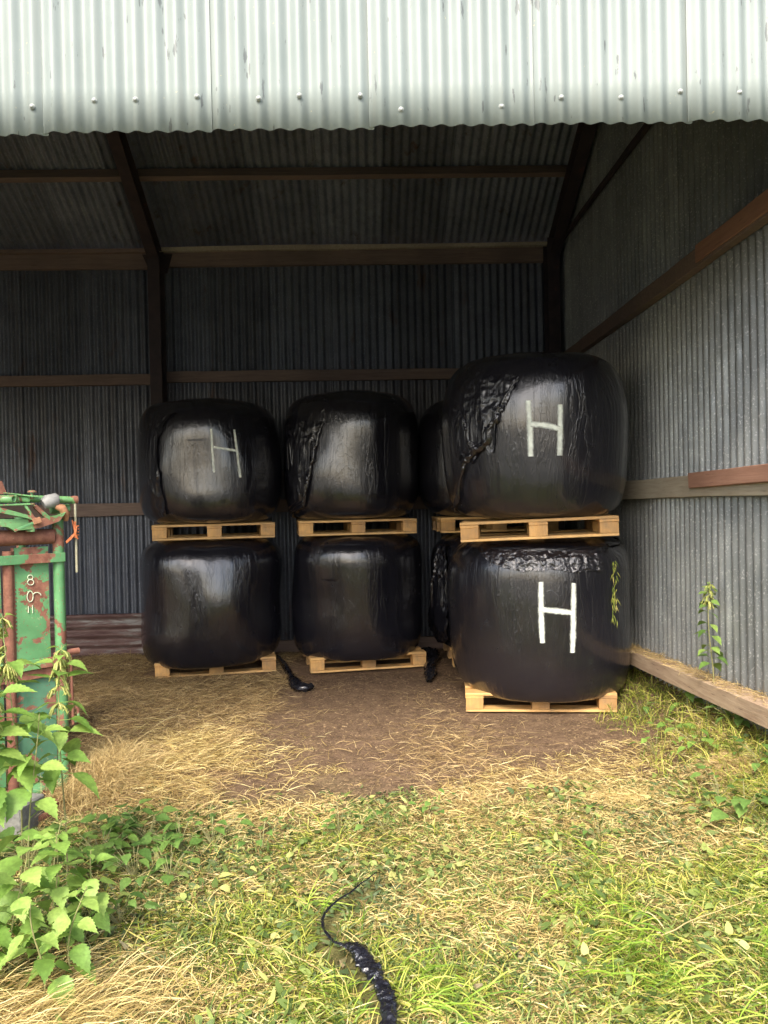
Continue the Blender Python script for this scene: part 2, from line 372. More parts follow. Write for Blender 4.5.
# ------------------------------------------------------------------ ground
YB, YF, XR, XL = 8.76, 3.357, 2.32, -11.4     # back wall, fascia, right wall, left wall
def hgt(x, y):
    x = np.asarray(x, float); y = np.asarray(y, float)
    p = np.stack([x, y, x * 0], -1)
    h = (fbm(p * 1.3, 3, 4) - .5) * .10 + (fbm(p * 9, 8, 3) - .5) * .025
    inb = sstep(5.0, 6.0, y) * sstep(-2.6, -2.2, x)
    h = h * (1 - .8 * inb)
    # earth bank against the right wall
    edge = np.where(y > 5.6, 2.0, 2.0 - (5.6 - y) * .38)
    h = h + .27 * sstep(0, 1, (x - edge) / (2.42 - edge + 1e-6)) * sstep(7.5, 6.2, y) * sstep(-2.5, 1.0, y) * (x < 30)
    # hay heaps at the left and on the right
    def mound(cx, cy, rx, ry, a):
        return a * np.exp(-((x - cx) / rx) ** 2 - ((y - cy) / ry) ** 2)
    h = h + mound(-1.45, 4.75, .5, .5, .10) + mound(-2.2, 6.3, .8, .8, .10) + mound(-1.55, 5.9, .4, .6, .04) + mound(1.93, 4.2, .14, .12, .05)
    h = h + mound(.62, 4.0, .35, .2, .035) + mound(-1.9, 8.1, 1.2, .5, .08)
    out = sstep(12, 40, np.sqrt(x * x + y * y)); h = h * (1 - out)
    return h
def axis_pts(lo, hi, st, far):
    a = [np.arange(lo, hi, st)]; d = st; v = hi; L = []
    while v < far: L.append(v); v += d; d *= 1.25
    a.append(np.array(L)); d = st; v = lo - st; L = []
    while v > -far: L.append(v); v -= d; d *= 1.25
    return np.concatenate([np.array(L[::-1]), a[0], a[1]])
gx = axis_pts(-3.2, 2.6, .03, 700); gy = axis_pts(1.6, 8.8, .03, 700)
GX, GY = np.meshgrid(gx, gy, indexing='ij')
V = np.stack([GX, GY, hgt(GX, GY)], -1).reshape(-1, 3)
tag(link('ground', np_mesh('ground', V, grid_faces(len(gx), len(gy))), M_ground), kind='structure')

# ------------------------------------------------------------------ barn
PITCHW = 0.0868; EAVE = 4.56; SL = math.tan(R(28.5)); YR = (YB + YF) / 2
barn = empty('open_barn', ((XL + XR) / 2, YB, 0), 'open fronted corrugated metal barn with timber rails sheltering the black bales', 'barn')
BINV = Matrix.Translation(-Vector(barn.location))
def bpart(name, o): o.parent = barn; o.matrix_parent_inverse = BINV; return o
def roofz(y): return EAVE + .03 + SL * (YR - abs(y - YR) - YF)
def sheet(name, org, u, v, n, ulen, vlen, mat, amp=.010, pitch=PITCHW, nv=2, per=8, phase=0.0, seg=10, thick=0):
    """corrugated cladding: vlen may be a function of u"""
    org, u, v, n = [np.array(a, float) for a in (org, u, v, n)]
    N = int(round(ulen / pitch * seg)); us = np.linspace(0, ulen, N + 1); cols_u = []; off = []; sh = []; k = 0
    r = random.Random(name + str(ulen)); val = r.random()
    for i, x in enumerate(us):
        cols_u.append(x); off.append(.004 * (k % 2)); sh.append(val)
        if i and per and i % (per * seg) == 0 and i < N:
            k += 1; val = r.random(); cols_u.append(x + .0008); off.append(.004 * (k % 2)); sh.append(val)
    cu = np.array(cols_u); off = np.array(off); vl = np.array([vlen(x) if callable(vlen) else vlen for x in cu])
    tt = np.linspace(0, 1, nv)
    prof = amp * np.sin(2 * math.pi * cu / pitch + phase) + off
    P = org + cu[:, None, None] * u + (vl[:, None] * tt[None, :])[..., None] * v
    wob = (fbm(P * .8, 5, 2) - .5) * .015
    P = P + (prof[:, None] + wob)[..., None] * n
    me = np_mesh(name, P.reshape(-1, 3), grid_faces(len(cu), nv))
    at = me.attributes.new('sheet', 'FLOAT', 'POINT'); at.data.foreach_set('value', np.repeat(np.array(sh), nv).astype(np.float32))
    o = link(name, me, mat); return o
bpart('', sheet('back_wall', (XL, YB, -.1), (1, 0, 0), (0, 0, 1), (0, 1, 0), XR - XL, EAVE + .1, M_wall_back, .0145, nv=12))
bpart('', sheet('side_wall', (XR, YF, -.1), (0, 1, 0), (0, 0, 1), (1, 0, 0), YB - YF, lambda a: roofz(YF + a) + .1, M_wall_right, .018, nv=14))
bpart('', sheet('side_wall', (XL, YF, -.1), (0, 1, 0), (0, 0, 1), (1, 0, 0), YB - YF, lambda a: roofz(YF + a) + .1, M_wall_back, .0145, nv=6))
Ls = math.hypot(YB + .15 - YR, SL * (YB + .15 - YR)); cs, sn = math.cos(R(28.5)), math.sin(R(28.5))
bpart('', sheet('roof_slope', (XL - .1, YR, roofz(YR)), (1, 0, 0), (0, cs, -sn), (0, sn, cs), XR - XL + .2, Ls, M_roof, .0145, nv=10))
bpart('', sheet('roof_slope', (XL - .1, YR, roofz(YR) + .004), (1, 0, 0), (0, -cs, -sn), (0, -sn, cs), XR - XL + .2, Ls, M_roof, .0145, nv=4))
# fascia: separate overlapping sheets
seam0 = on_y(208, 100, YF).x; SW = PITCHW * 8
zbl = on_y(100, 135, YF).z; zbr = on_y(700, 124.5, YF).z; xl0, xr0 = on_y(100, 135, YF).x, on_y(700, 124.5, YF).x
screws = [(35, 106), (98, 100), (139, 99), (200, 96), (259, 98), (300, 95), (360, 95), (408, 109), (506, 106), (559, 97), (615, 97), (675, 91), (732, 92)]
spts = [on_y(a, b, YF - .05) for a, b in screws]
k0 = math.floor((XL - seam0) / SW); k1 = math.ceil((XR + .1 - seam0) / SW)
for k in range(k0, k1):
    x0 = seam0 + k * SW; x1 = min(x0 + SW + .02, XR + .12); x0 = max(x0, XL - .05)
    if x1 - x0 < .1: continue
    zb = zbl + (x0 - xl0) / (xr0 - xl0) * (zbr - zbl) if -3 < x0 < 4 else zbl
    o = sheet('fascia_sheet', (x0, YF - .03 - .006 * (k % 2), zb + random.uniform(-.002, .002)), (1, 0, 0), (0, 0, 1), (0, -1, 0), x1 - x0, EAVE + .03 - zb, M_fascia, .0110, nv=8, per=0, seg=14, phase=((x0 - seam0) / PITCHW - .32) * 2 * math.pi)
    sm = o.modifiers.new('s', 'SOLIDIFY'); sm.thickness = .0012
    bpart('', o)
    mine = [p for p in spts if x0 <= p.x < x0 + SW]
    if not mine and (x0 < on_y(0, 100, YF).x or x0 > on_y(768, 100, YF).x):
        mine = [Vector((x0 + q * SW, YF, zb + .17)) for q in (.2, .55, .9)]
    for p in mine:
        q = round(((p.x - seam0) / PITCHW - .57)) + .57; x = seam0 + q * PITCHW
        mb = MB(); c = Vector((x, YF - .0425, p.z))
        prof = [(0.0125, 0), (.0125, .003), (.0085, .005), (.008, .010), (.004, .012)]
        vs = []; fs = []
        for r_, h_ in prof:
            for j in range(10): a = j * math.pi / 5; vs.append(c + Vector((r_ * math.cos(a), -h_ - .001, r_ * math.sin(a))))
        for i in range(len(prof) - 1):
            for j in range(10): fs.append((i * 10 + j, i * 10 + (j + 1) % 10, (i + 1) * 10 + (j + 1) % 10, (i + 1) * 10 + j))
        fs.append(tuple(range(40, 50))); mb.add(vs, fs, True)
        s = mb.build('screw', M_screw); s.parent = o
# timber rails
def rail(a, b, wd, th, mat, name='rail', side=(0, 0, 1), jit=.0):
    a, b = Vector(a), Vector(b); n = max(2, int((b - a).length / .25)); d = (b - a).normalized(); s3 = Vector(side); s3 = (s3 - d * s3.dot(d)).normalized(); t = d.cross(s3)
    r = random.Random(str(a) + str(wd)); vs = []; fs = []
    prev = [0] * 4
    for i in range(n + 1):
        c = a.lerp(b, i / n)
        for j, (q, e) in enumerate(((-1, -1), (1, -1), (1, 1), (-1, 1))):
            prev[j] = prev[j] * .6 + r.uniform(-1, 1) * .0035
            vs.append(c + s3 * (q * wd / 2 + prev[j]) + t * (e * th / 2 + prev[(j + 1) % 4] * .5))
    for i in range(n):
        for j in range(4): fs.append((i * 4 + j, i * 4 + (j + 1) % 4, (i + 1) * 4 + (j + 1) % 4, (i + 1) * 4 + j))
    fs += [(3, 2, 1, 0), tuple(n * 4 + j for j in range(4))]
    mb = MB(); mb.add(vs, fs); o = mb.build(name, mat); bm = o.modifiers.new('b', 'BEVEL'); bm.width = .004; bm.segments = 2
    return bpart('', o)
XP = -2.2
yb = YB - .045
bays = [(XL + .05, -6.82), (-6.78, XP - .01), (XP + .01, XR - .09)]
for i, (a, b) in enumerate(bays):
    rail((a, yb, EAVE - .09), (b, yb, EAVE - .13 + .02 * i), .21, .06, M_rail_dark)
    rail((a, yb - .035, EAVE - .02), (b, yb - .035, EAVE - .05 + .02 * i), .045, .10, M_rail_pale if i == 2 else M_rail_dark)
    rail((a, yb, 3.13), (b, yb, 3.11), .12, .06, M_rail_dark)
    rail((a, yb, 1.66), (b, yb, 1.66), .14, .06, M_rail_dark)
    rail((a, yb, .07), (b, yb, .07), .14, .06, M_rail_dark, 'base_rail')
xs = XR - .045
def zat(px, py, x=XR - .075): return on_x(px, py, x)
rail((xs, YF + .1, 3.245), (xs, YB - .1, 3.20), .125, .06, M_rail_dark)
p = zat(697, 262); rail((xs - .032, YF + .1, 3.255), (xs - .032, p.y, 3.25), .115, .02, M_rail_brown, 'patch_board')
rail((xs, YF + .1, 1.735), (xs, YB - .1, 1.72), .15, .06, M_rail_pale)
p = zat(692, 482); rail((xs - .042, YF + .05, 1.785), (xs - .042, p.y, 1.765), .10, .03, M_rail_brown, 'patch_board')
rail((xs, YF + .1, EAVE - .02), (xs, YB - .1, EAVE - .04), .05, .035, M_steel, 'eave_bar')  # dark bar along the eave line of the right wall
# sill beam along the right wall
rail((XR - .09, YF - .3, .50), (XR - .09, 7.2, .315), .11, .15, M_sill, 'sill_beam')
# posts (steel sections) and rafters
def ibeam(a, b, h, wd, t, side, name):
    a, b = Vector(a), Vector(b); d = (b - a).normalized(); s3 = Vector(side).normalized(); q = d.cross(s3).normalized()
    mb = MB(); mb.beam(a + s3 * (h / 2), b + s3 * (h / 2), wd, t, q, .002); mb.beam(a - s3 * (h / 2), b - s3 * (h / 2), wd, t, q, .002); mb.beam(a, b, t, h - t - .001, q, .001)
    return bpart('', mb.build(name, M_steel))
for x in (XP, -6.8):
    ibeam((x, YB - .19, -.05), (x, YB - .19, EAVE + .0), .2, .13, .012, (0, 1, 0), 'post')
for x in (XR - .13,):
    ibeam((x, YB - .19, -.05), (x, YB - .19, EAVE), .2, .13, .012, (0, 1, 0), 'post')
for x in (XP - .1, -6.8): ibeam((x, YF + .14, -.05), (x, YF + .14, EAVE), .2, .13, .012, (0, 1, 0), 'post')
for x in (XP, -6.8, XR - .11, XL + .1):
    for sg, y0 in ((1, YB - .19), (-1, YF + .14)):
        ibeam((x, y0, roofz(y0) - .26), (x, YR, roofz(YR) - .26), .18, .12, .012, (0, sg * sn, cs), 'rafter')
mb = MB(); mb.prism([(XP - .08, YB - .09, EAVE - .28), (XP - .17, YB - .09, EAVE - .07), (XP + .16, YB - .09, EAVE - .07), (XP + .1, YB - .09, EAVE - .28)], (0, -.012, 0)); bpart('', mb.build('bracket', M_steel))
for k in range(4):
    for sg in (1, -1):
        yy = (YB - .94 - k * .9) if sg > 0 else (YF + .94 + k * .9)
        if sg > 0 and yy < YR + .1 or sg < 0 and yy > YR - .1: continue
        rail((XL + .05, yy, roofz(yy) - .09), (XR - .04, yy, roofz(yy) - .09), .12, .055, M_rail_dark, 'purlin', (0, sg * sn, cs))
# rusty sheet laid on its side along the foot of the back wall
o = sheet('kick_sheet', (XL + .1, YB - .12, .03), (0, 0, 1), (1, 0, 0), (0, -1, 0), .47, XP - .15 - XL + 1.0, M_kick, .014, .105, nv=40, per=0)
sm = o.modifiers.new('s', 'SOLIDIFY'); sm.thickness = .002; bpart('', o)

# ------------------------------------------------------------------ pallets
def pallet_meshes():
    L = []
    def b(name, c, sx, sy, sz, mat):
        mb = MB(); mb.box(c, sx, sy, sz, None, .003, .0012); o = mb.build(name, mat); L.append(o)
    for y in (-.43, -.215, 0, .215, .43): b('deck_board', (0, y, .139), 1.16, .14 if abs(y) > .4 or y == 0 else .10, .021, M_pallet)
    for x in (-.51, 0, .51): b('stringer_board', (x, 0, .117), .14, .995, .021, M_pallet2)
    for x in (-.51, 0, .51):
        for y in (-.43, 0, .43): b('block', (x, y, .0645), .135, .136, .081, M_pallet2)
    for y in (-.43, 0, .43): b('bottom_board', (0, y, .0125), 1.158, .138, .021, M_pallet)
    return L
PROTO = pallet_meshes(); used = [False]
def pallet(loc, rz, label, rx=0, ry=0):
    r = empty('pallet', loc, label, 'pallet', 'wooden pallets under the bales', rz, rx, ry)
    for o in PROTO:
        c = o if not used[0] else o.copy()
        if used[0]: col.objects.link(c)
        c.parent = r
    used[0] = True; return r

# ------------------------------------------------------------------ bales
class Bale:
    def __init__(s, name_label, cx, cy, z0, Rr, H, seed, rz=0, rx=0, ry=0, n=5.0, nb=4.2, taper=0.0, sag=.02):
        s.sag = sag; s.rz = rz
        s.R, s.H, s.seed, s.n, s.nb, s.taper = Rr, H, seed, n, nb, taper
        s.root = empty('silage_bale', (cx, cy, z0), name_label, 'bale', 'black wrapped silage bales', rz, rx, ry)
        s.mw = Matrix.Translation((cx, cy, z0)) @ (Matrix.Rotation(rz, 4, 'Z') @ Matrix.Rotation(ry, 4, 'Y') @ Matrix.Rotation(rx, 4, 'X'))
        nu, nv = 240, 160
        th = np.linspace(0, 2 * math.pi, nu, endpoint=False)[:, None] * np.ones((1, nv)); a_ = np.linspace(-math.pi / 2, math.pi / 2, nv); n_ = np.where(a_ > 0, s.n, s.nb)
        z_ = np.sin(a_) / (np.abs(np.cos(a_)) ** n_ + np.abs(np.sin(a_)) ** n_) ** (1 / n_)
        ph = np.arcsin(np.clip(np.sign(z_) * np.abs(z_) ** (n_ / 2), -1, 1))[None, :] * np.ones((nu, 1))
        P = s.pt(th, ph)
        s.body = link('wrapped_body', np_mesh('wrapped_body', P.reshape(-1, 3), grid_faces(nu, nv, True)), M_film, s.root)
    def pt(s, th, ph, off=0.0):
        c, d = np.cos(ph), np.sin(ph); n = np.where(d > 0, s.n, s.nb)
        cc = np.abs(c) ** (2 / n); ss = np.sign(d) * np.abs(d) ** (2 / n)
        q = np.stack([np.cos(th) * cc, np.sin(th) * cc, ss], -1)
        lump = (vnoise(q * 1.15 + s.seed * 3.1, s.seed) - .5) * .075 + (vnoise(q * np.array([2.6, 2.6, 1.3]) + s.seed, s.seed + 3) - .5) * .014
        hor = (vnoise(np.stack([np.cos(th) * .6, np.sin(th) * .6, ss * 5], -1) + s.seed, s.seed + 5) - .5) * .003
        ver = (vnoise(np.stack([np.cos(th) * 8, np.sin(th) * 8, ss * .8], -1) + s.seed, s.seed + 9) - .5) * .007
        fan = np.sin(th * 23 + 3 * vnoise(q * 2, s.seed)) * .006 * np.clip(np.abs(ss) - .6, 0, 1)
        r = s.R * (1 + s.taper * ss) + (lump + hor + ver + fan) * (cc > .2)
        z = s.H / 2 * (1 + ss) + (fbm(q * 2.2 + 9, s.seed, 3) - .5) * .05 * (ss > .3)
        x_, y_ = r * cc * np.cos(th + s.rz), r * cc * np.sin(th + s.rz)
        out = sstep(.42, .66, np.hypot(x_, y_)) * (.6 + .4 * sstep(.0, .5, -y_))
        z = np.maximum(z, .002) - s.sag * out * sstep(-.5, -.97, ss)
        return np.stack([r * cc * np.cos(th) + off * np.cos(th) * np.minimum(cc * 1.5, 1), r * cc * np.sin(th) + off * np.sin(th) * np.minimum(cc * 1.5, 1), z + off * np.where(ss > .8, (ss - .8) * 5, 0)], -1)
    def hit(s, px, py):
        """(theta, phi) of the film under a point of the photograph"""
        inv = s.mw.inverted(); o = inv @ CP; d = (inv.to_3x3() @ ray(px, py)).normalized(); t = (o.length - s.R * 1.8)
        for _ in range(600):
            p = o + d * t; zz = max(-1, min(1, p.z / s.H * 2 - 1)); rr = math.hypot(p.x, p.y)
            if abs(p.z / s.H * 2 - 1) < 1 and rr <= s.R * (1 + s.taper * zz) * (1 - abs(zz) ** (s.n if zz > 0 else s.nb)) ** (1 / (s.n if zz > 0 else s.nb)): break
            t += .004
        zz = max(-.999, min(.999, p.z / s.H * 2 - 1))
        return math.atan2(p.y, p.x), math.asin(math.copysign(abs(zz) ** ((s.n if zz > 0 else s.nb) / 2), zz))
    def mark(s, strokes, wpx=9.5, label=None):
        VV = []; QQ = []; UV = []
        for k, st in enumerate(strokes):
            pts = []
            for (a, b) in zip(st[:-1], st[1:]):
                for i in range(10): t = i / 10; pts.append((a[0] + (b[0] - a[0]) * t, a[1] + (b[1] - a[1]) * t))
            pts.append(st[-1]); n = len(pts)
            tp = [s.hit(*p) for p in pts]
            T = np.array([a for a, b in tp])
            if T.max() - T.min() > 4: T = np.where(T < 0, T + 2 * math.pi, T)
            Pm = np.array([b for a, b in tp]); ker = np.ones(5) / 5
            T = np.convolve(np.pad(T, 2, 'edge'), ker, 'valid'); Pm = np.convolve(np.pad(Pm, 2, 'edge'), ker, 'valid')
            C = s.pt(T, Pm, .0015 + .0012 * k); D = np.gradient(C, axis=0); D /= np.linalg.norm(D, axis=1)[:, None]
            N = np.stack([np.cos(T), np.sin(T), T * 0], -1); S_ = np.cross(D, N); S_ /= np.linalg.norm(S_, axis=1)[:, None]
            wv = wpx / 1000 * 6 / 2 * (1 + .25 * (vnoise(np.stack([np.arange(n) * .5, T * 0, T * 0], -1), s.seed) - .5)); 
            base = len(VV) and sum(len(v) for v in VV)
            rows = []
            for e in (-1, -.5, 0, .5, 1):
                rows.append(C + S_ * (wv * e)[:, None])
            P = np.stack(rows, 1)
            # keep the strip on the film
            th = np.arctan2(P[..., 1], P[..., 0]); zz = np.clip(P[..., 2] / s.H * 2 - 1, -.99, .99); ph = np.arcsin(np.sign(zz) * np.abs(zz) ** (np.where(zz > 0, s.n, s.nb) / 2))
            P = s.pt(th, ph, .006 + .0012 * k)
            VV.append(P.reshape(-1, 3)); f = grid_faces(n, 5) + (base or 0); QQ.append(f)
            uu = np.tile(np.linspace(0, 1, 5), (n, 1)); vv = np.tile(np.arange(n)[:, None] / n, (1, 5))
            UV.append(np.stack([uu, vv], -1).reshape(-1, 2))
        V = np.concatenate(VV); Q = np.concatenate(QQ); U = np.concatenate(UV)
        me = np_mesh('painted_letter', V, Q); uvl = me.uv_layers.new(name='UVMap'); uvl.data.foreach_set('uv', U[Q.ravel()].astype(np.float32).ravel())
        o = link('painted_letter', me, M_paint, s.root); o['label'] = label or 'white sprayed letter H'
        return o
    def flap(s, rows, amp, seed, off=.012, nu=60, per=10, freq=9, name='loose_film'):
        """rows: list of (left px,py),(right px,py) pairs down the photograph; crumpled sheet lying on the film"""
        A = np.array([s.hit(*r[0]) for r in rows]); B = np.array([s.hit(*r[1]) for r in rows])
        k = np.arange(len(rows)); kk = np.linspace(0, len(rows) - 1, (len(rows) - 1) * per + 1)
        def ip(M): return np.stack([np.interp(kk, k, M[:, 0]), np.interp(kk, k, M[:, 1])], -1)
        A, B = ip(A), ip(B); t = np.linspace(0, 1, nu)[None, :, None]
        TP = A[:, None] * (1 - t) + B[:, None] * t
        n = TP.shape[0]; uvn = np.stack([TP[..., 0] * 1.5, TP[..., 1] * 1.2, 0 * TP[..., 0]], -1)
        TP = TP + (np.stack([vnoise(uvn * 8, seed), vnoise(uvn * 8, seed + 1)], -1) - .5) * .06
        edge = np.minimum(np.minimum(t[..., 0] * 8, (1 - t[..., 0]) * 5), 1) * np.ones((n, 1))
        P0 = s.pt(TP[..., 0], TP[..., 1], 0)
        rg = ridged(P0 * np.array([freq, freq, freq * .55]) + seed, seed, 3)
        o_ = off + amp * rg + amp * 1.2 * np.clip(t[..., 0] * 3 - 2, 0, 1) * ridged(P0 * freq * 1.3, seed + 4, 2)
        P = s.pt(TP[..., 0], TP[..., 1], 0) ; Nn = P0 / (np.linalg.norm(P0[..., :2], axis=-1)[..., None] + 1e-6); Nn[..., 2] = 0
        P = P + Nn * o_[..., None]
        P = P + (np.stack([fbm(P0 * 30, seed + 6, 2), fbm(P0 * 30, seed + 7, 2), fbm(P0 * 30, seed + 8, 2)], -1) - .5) * amp * .8
        me = np_mesh(name, P.reshape(-1, 3), grid_faces(n, nu)); o = link(name, me, M_film_loose, s.root); return o
    def rope(s, pts, rad, seed, off=.02, name='film_fold'):
        tp = np.array([s.hit(*p) for p in pts]); k = np.arange(len(pts)); kk = np.linspace(0, len(pts) - 1, 170)
        T = np.interp(kk, k, tp[:, 0]); Pm = np.interp(kk, k, tp[:, 1]); C = s.pt(T, Pm, off); rr = np.interp(kk, k, rad) * (.55 + .5 * vnoise(np.stack([kk * 3, kk * 0, kk * 0], -1), seed))
        return link(name, crumple_tube(C, rr, seed), M_film_loose, s.root)
def crumple_tube(C, rr, seed, seg=28, flat=None, amp=.9):
    C = np.asarray(C, float); n = len(C); D = np.gradient(C, axis=0); D /= np.linalg.norm(D, axis=1)[:, None] + 1e-9
    ref = np.array([0, 0, 1.0]) if abs(D[:, 2]).mean() < .7 else np.array([0, 1.0, 0]); X = np.cross(D, ref); X /= np.linalg.norm(X, axis=1)[:, None] + 1e-9; Y = np.cross(D, X)
    a = np.linspace(0, 2 * math.pi, seg, endpoint=False); rr = np.asarray(rr)[:, None]
    q = np.stack([np.cos(a)[None] * 1.6 + 0 * rr, np.sin(a)[None] * 1.6 + 0 * rr, np.arange(n)[:, None] * .16 + 0 * a[None]], -1)
    r = rr * (1 - amp * .5 + amp * ridged(q * 1.6 + seed, seed, 3)) ; fy = 1.0 if flat is None else flat
    P = C[:, None] + X[:, None] * (r * np.cos(a))[..., None] + Y[:, None] * (r * np.sin(a) * fy)[..., None]
    P += (np.stack([vnoise(P * 60, seed), vnoise(P * 60, seed + 1), vnoise(P * 60, seed + 2)], -1) - .5) * rr[..., None] * .5
    V = P.transpose(1, 0, 2).reshape(-1, 3); F_ = grid_faces(seg, n, True)
    return np_mesh('film', V, F_)

def pal_from_px(pl, pr, z, ry=1.2, depth=1.0, wid=1.2):
    """pallet from the photograph's lower front left and right corners at height z"""
    a, b = on_z(pl[0], pl[1], z), on_z(pr[0], pr[1], z); m = (a + b) / 2; d = (b - a); rz = math.atan2(d.y, d.x)
    c = m + Vector((-math.sin(rz), math.cos(rz), 0)) * depth / 2; return c, rz

# left stack
pallet(Vector((-1.53, 8.02, .02)), R(10), 'pallet on the straw under the bottom bale of the left stack')
bLL = Bale('unmarked bottom bale of the left stack, under the bale with a thin H', -1.55, 7.98, .168, .715, 1.185, 11, R(20), n=5.4, nb=6.4, sag=.10)
pallet(Vector((-1.50, 7.93, 1.350)), R(10), 'pallet between the two bales of the left stack')
bLU = Bale('top bale of the left stack, marked with a thin white H', -1.53, 7.92, 1.498, .70, 1.22, 12, R(-30), n=5.0, nb=5.4)
# middle stack
pallet(Vector((-.03, 8.06, .02)), R(9), 'pallet on bare earth under the bottom bale of the middle stack')
bML = Bale('unmarked bottom bale of the middle stack, straight sided with a glossy shoulder', -.06, 8.0, .168, .67, 1.19, 13, R(70), n=6.4, nb=6.6, sag=.10)
pallet(Vector((-.08, 8.02, 1.356)), R(6), 'pallet between the two bales of the middle stack')
bMU = Bale('top bale of the middle stack, unmarked, loose film down its left side', -.09, 8.0, 1.504, .70, 1.28, 14, R(140), n=5.2, nb=5.6)
# rear right stack
pallet(Vector((1.46, 8.08, .02)), R(0), 'pallet on the earth mostly hidden behind the front right stack')
bRL = Bale('bottom bale mostly hidden behind the front right stack, shredded film on its left', 1.40, 8.0, .168, .68, 1.19, 15, R(200), n=4.6, nb=4.6, sag=.10)
pallet(Vector((1.36, 8.0, 1.356)), R(0), 'upper pallet mostly hidden behind the front right stack')
bRU = Bale('upper bale mostly hidden behind the front right stack', 1.30, 8.02, 1.504, .69, 1.22, 16, R(250), n=4.4)
# front right stack
pallet(Vector((1.42, 6.40, .012)), R(-7), 'fully visible pallet on the ground under the nearest bale')
bFL = Bale('nearest bottom bale at right, thick white H under a crumpled film collar', 1.47, 6.40, .160, .75, 1.205, 17, R(30), n=5.8, nb=5.4, sag=.11)
pallet(Vector((1.40, 6.15, 1.366)), R(-10), 'protruding pallet between the two H marked bales of the front right stack', ry=R(-1.6))
bFU = Bale('topmost right bale, thick white H beside a torn fold of film', 1.40, 6.20, 1.517, .715, 1.28, 18, R(100), ry=R(-1.6), n=5.0, nb=5.0, sag=.03)

bLU.mark([[(211, 426), (212, 450), (214, 474)], [(234, 427), (236, 452), (239, 479)], [(212, 447), (236, 451)]], 5.5, 'thin white sprayed letter H')
bFU.mark([[(528, 398), (530, 428), (531, 458)], [(560, 403), (560, 430), (559.5, 457)], [(530, 424), (545, 425), (560, 429)]], 8.8)
bFL.mark([[(541, 581), (541, 612), (542.5, 645)], [(574, 584), (573.5, 620), (573, 655)], [(538, 609), (556, 611), (573, 613)]], 9)
# loose film
bFU.flap([((470, 372), (520, 376)), ((462, 385), (514, 388)), ((458, 400), (507, 400)), ((457, 418), (502, 420)), ((457, 432), (494, 438)), ((458, 445), (480, 452)), ((459, 458), (470, 462))], .014, 41, .008, 60, 12, 8)
bFU.rope([(519, 377), (510, 390), (503, 403), (498, 420), (490, 436), (477, 450), (466, 462), (461, 480), (459, 500), (460, 516)], [.006, .012, .018, .026, .034, .03, .022, .014, .02, .022], 42)
bFU.rope([(463, 412), (468, 430), (474, 446), (470, 456)], [.006, .016, .026, .018], 43, .012)
bFL.flap([((480, 541), (604, 542)), ((479, 549), (604, 549)), ((484, 557), (603, 556)), ((493, 563), (603, 563)), ((508, 569), (602, 567)), ((520, 572), (600, 571))], .016, 51, .006, 110, 14, 20)
bMU.flap([((288, 425), (322, 420)), ((287, 440), (320, 440)), ((288, 460), (315, 458)), ((290, 480), (312, 478)), ((293, 500), (310, 500)), ((297, 522), (307, 522))], .018, 61, .006, 40, 10, 9)
bMU.rope([(324, 422), (318, 445), (313, 465), (309, 485), (305, 505), (303, 522)], [.006, .012, .018, .024, .022, .016], 62)
bLU.flap([((150, 415), (178, 412)), ((147, 430), (166, 425)), ((147, 450), (160, 446)), ((150, 475), (164, 470)), ((154, 500), (164, 498)), ((158, 515), (168, 515))], .014, 71, .005, 40, 10, 10)
bRL.flap([((440, 545), (449, 545)), ((436, 565), (449, 565)), ((435, 590), (450, 590)), ((434, 610), (450, 612)), ((434, 630), (452, 635)), ((437, 640), (454, 650))], .03, 81, .01, 30, 10, 12)
bRL.rope([(440, 548), (436, 570), (434, 600), (434, 625), (438, 640)], [.02, .03, .04, .04, .03], 82, .015)

# ------------------------------------------------------------------ film scraps on the ground
def scrap(name, px, rad, seed, label, flat=.55, lift=.5, nseg=90, zadd=.004):
    pts = [on_z(*p, 0) for p in px]; k = np.arange(len(pts)); kk = np.linspace(0, len(pts) - 1, nseg)
    A = np.array([[p.x, p.y] for p in pts]); X = np.interp(kk, k, A[:, 0]); Y = np.interp(kk, k, A[:, 1])
    ker = np.ones(7) / 7; X = np.convolve(np.pad(X, 3, 'edge'), ker, 'valid'); Y = np.convolve(np.pad(Y, 3, 'edge'), ker, 'valid')
    rr = np.interp(kk, k, rad); Z = hgt(X, Y) + rr * lift + zadd
    o = link(name, crumple_tube(np.stack([X, Y, Z], -1), rr, seed, flat=flat), M_film_loose); return tag(o, label, 'plastic film', 'scraps of black film on the ground')
scrap('film_scrap', [(277, 661), (285, 670), (292, 680), (297, 688), (303, 692), (311, 689)], [.02, .03, .035, .055, .06, .04], 91, 'twisted black film scrap trailing from the left pallet towards the middle one')
scrap('film_scrap', [(425, 655), (433, 660), (430, 668), (431, 677), (429, 684)], [.05, .07, .05, .05, .02], 92, 'crumpled black film scrap between the middle pallet and front right stack', .8, .7)
scrap('film_scrap', [(378, 881), (360, 893), (340, 908), (326, 920), (322, 930), (325, 943), (334, 953), (343, 958), (350, 960), (358, 966), (366, 978), (374, 990), (382, 1003), (387, 1015), (389, 1030), (391, 1060), (388, 1090)],
      [.002, .004, .005, .005, .006, .005, .006, .010, .018, .028, .030, .026, .022, .024, .024, .02, .012], 93, 'long twisted black film scrap in the grass with a string thin tail', .38, .6, 300, .058)

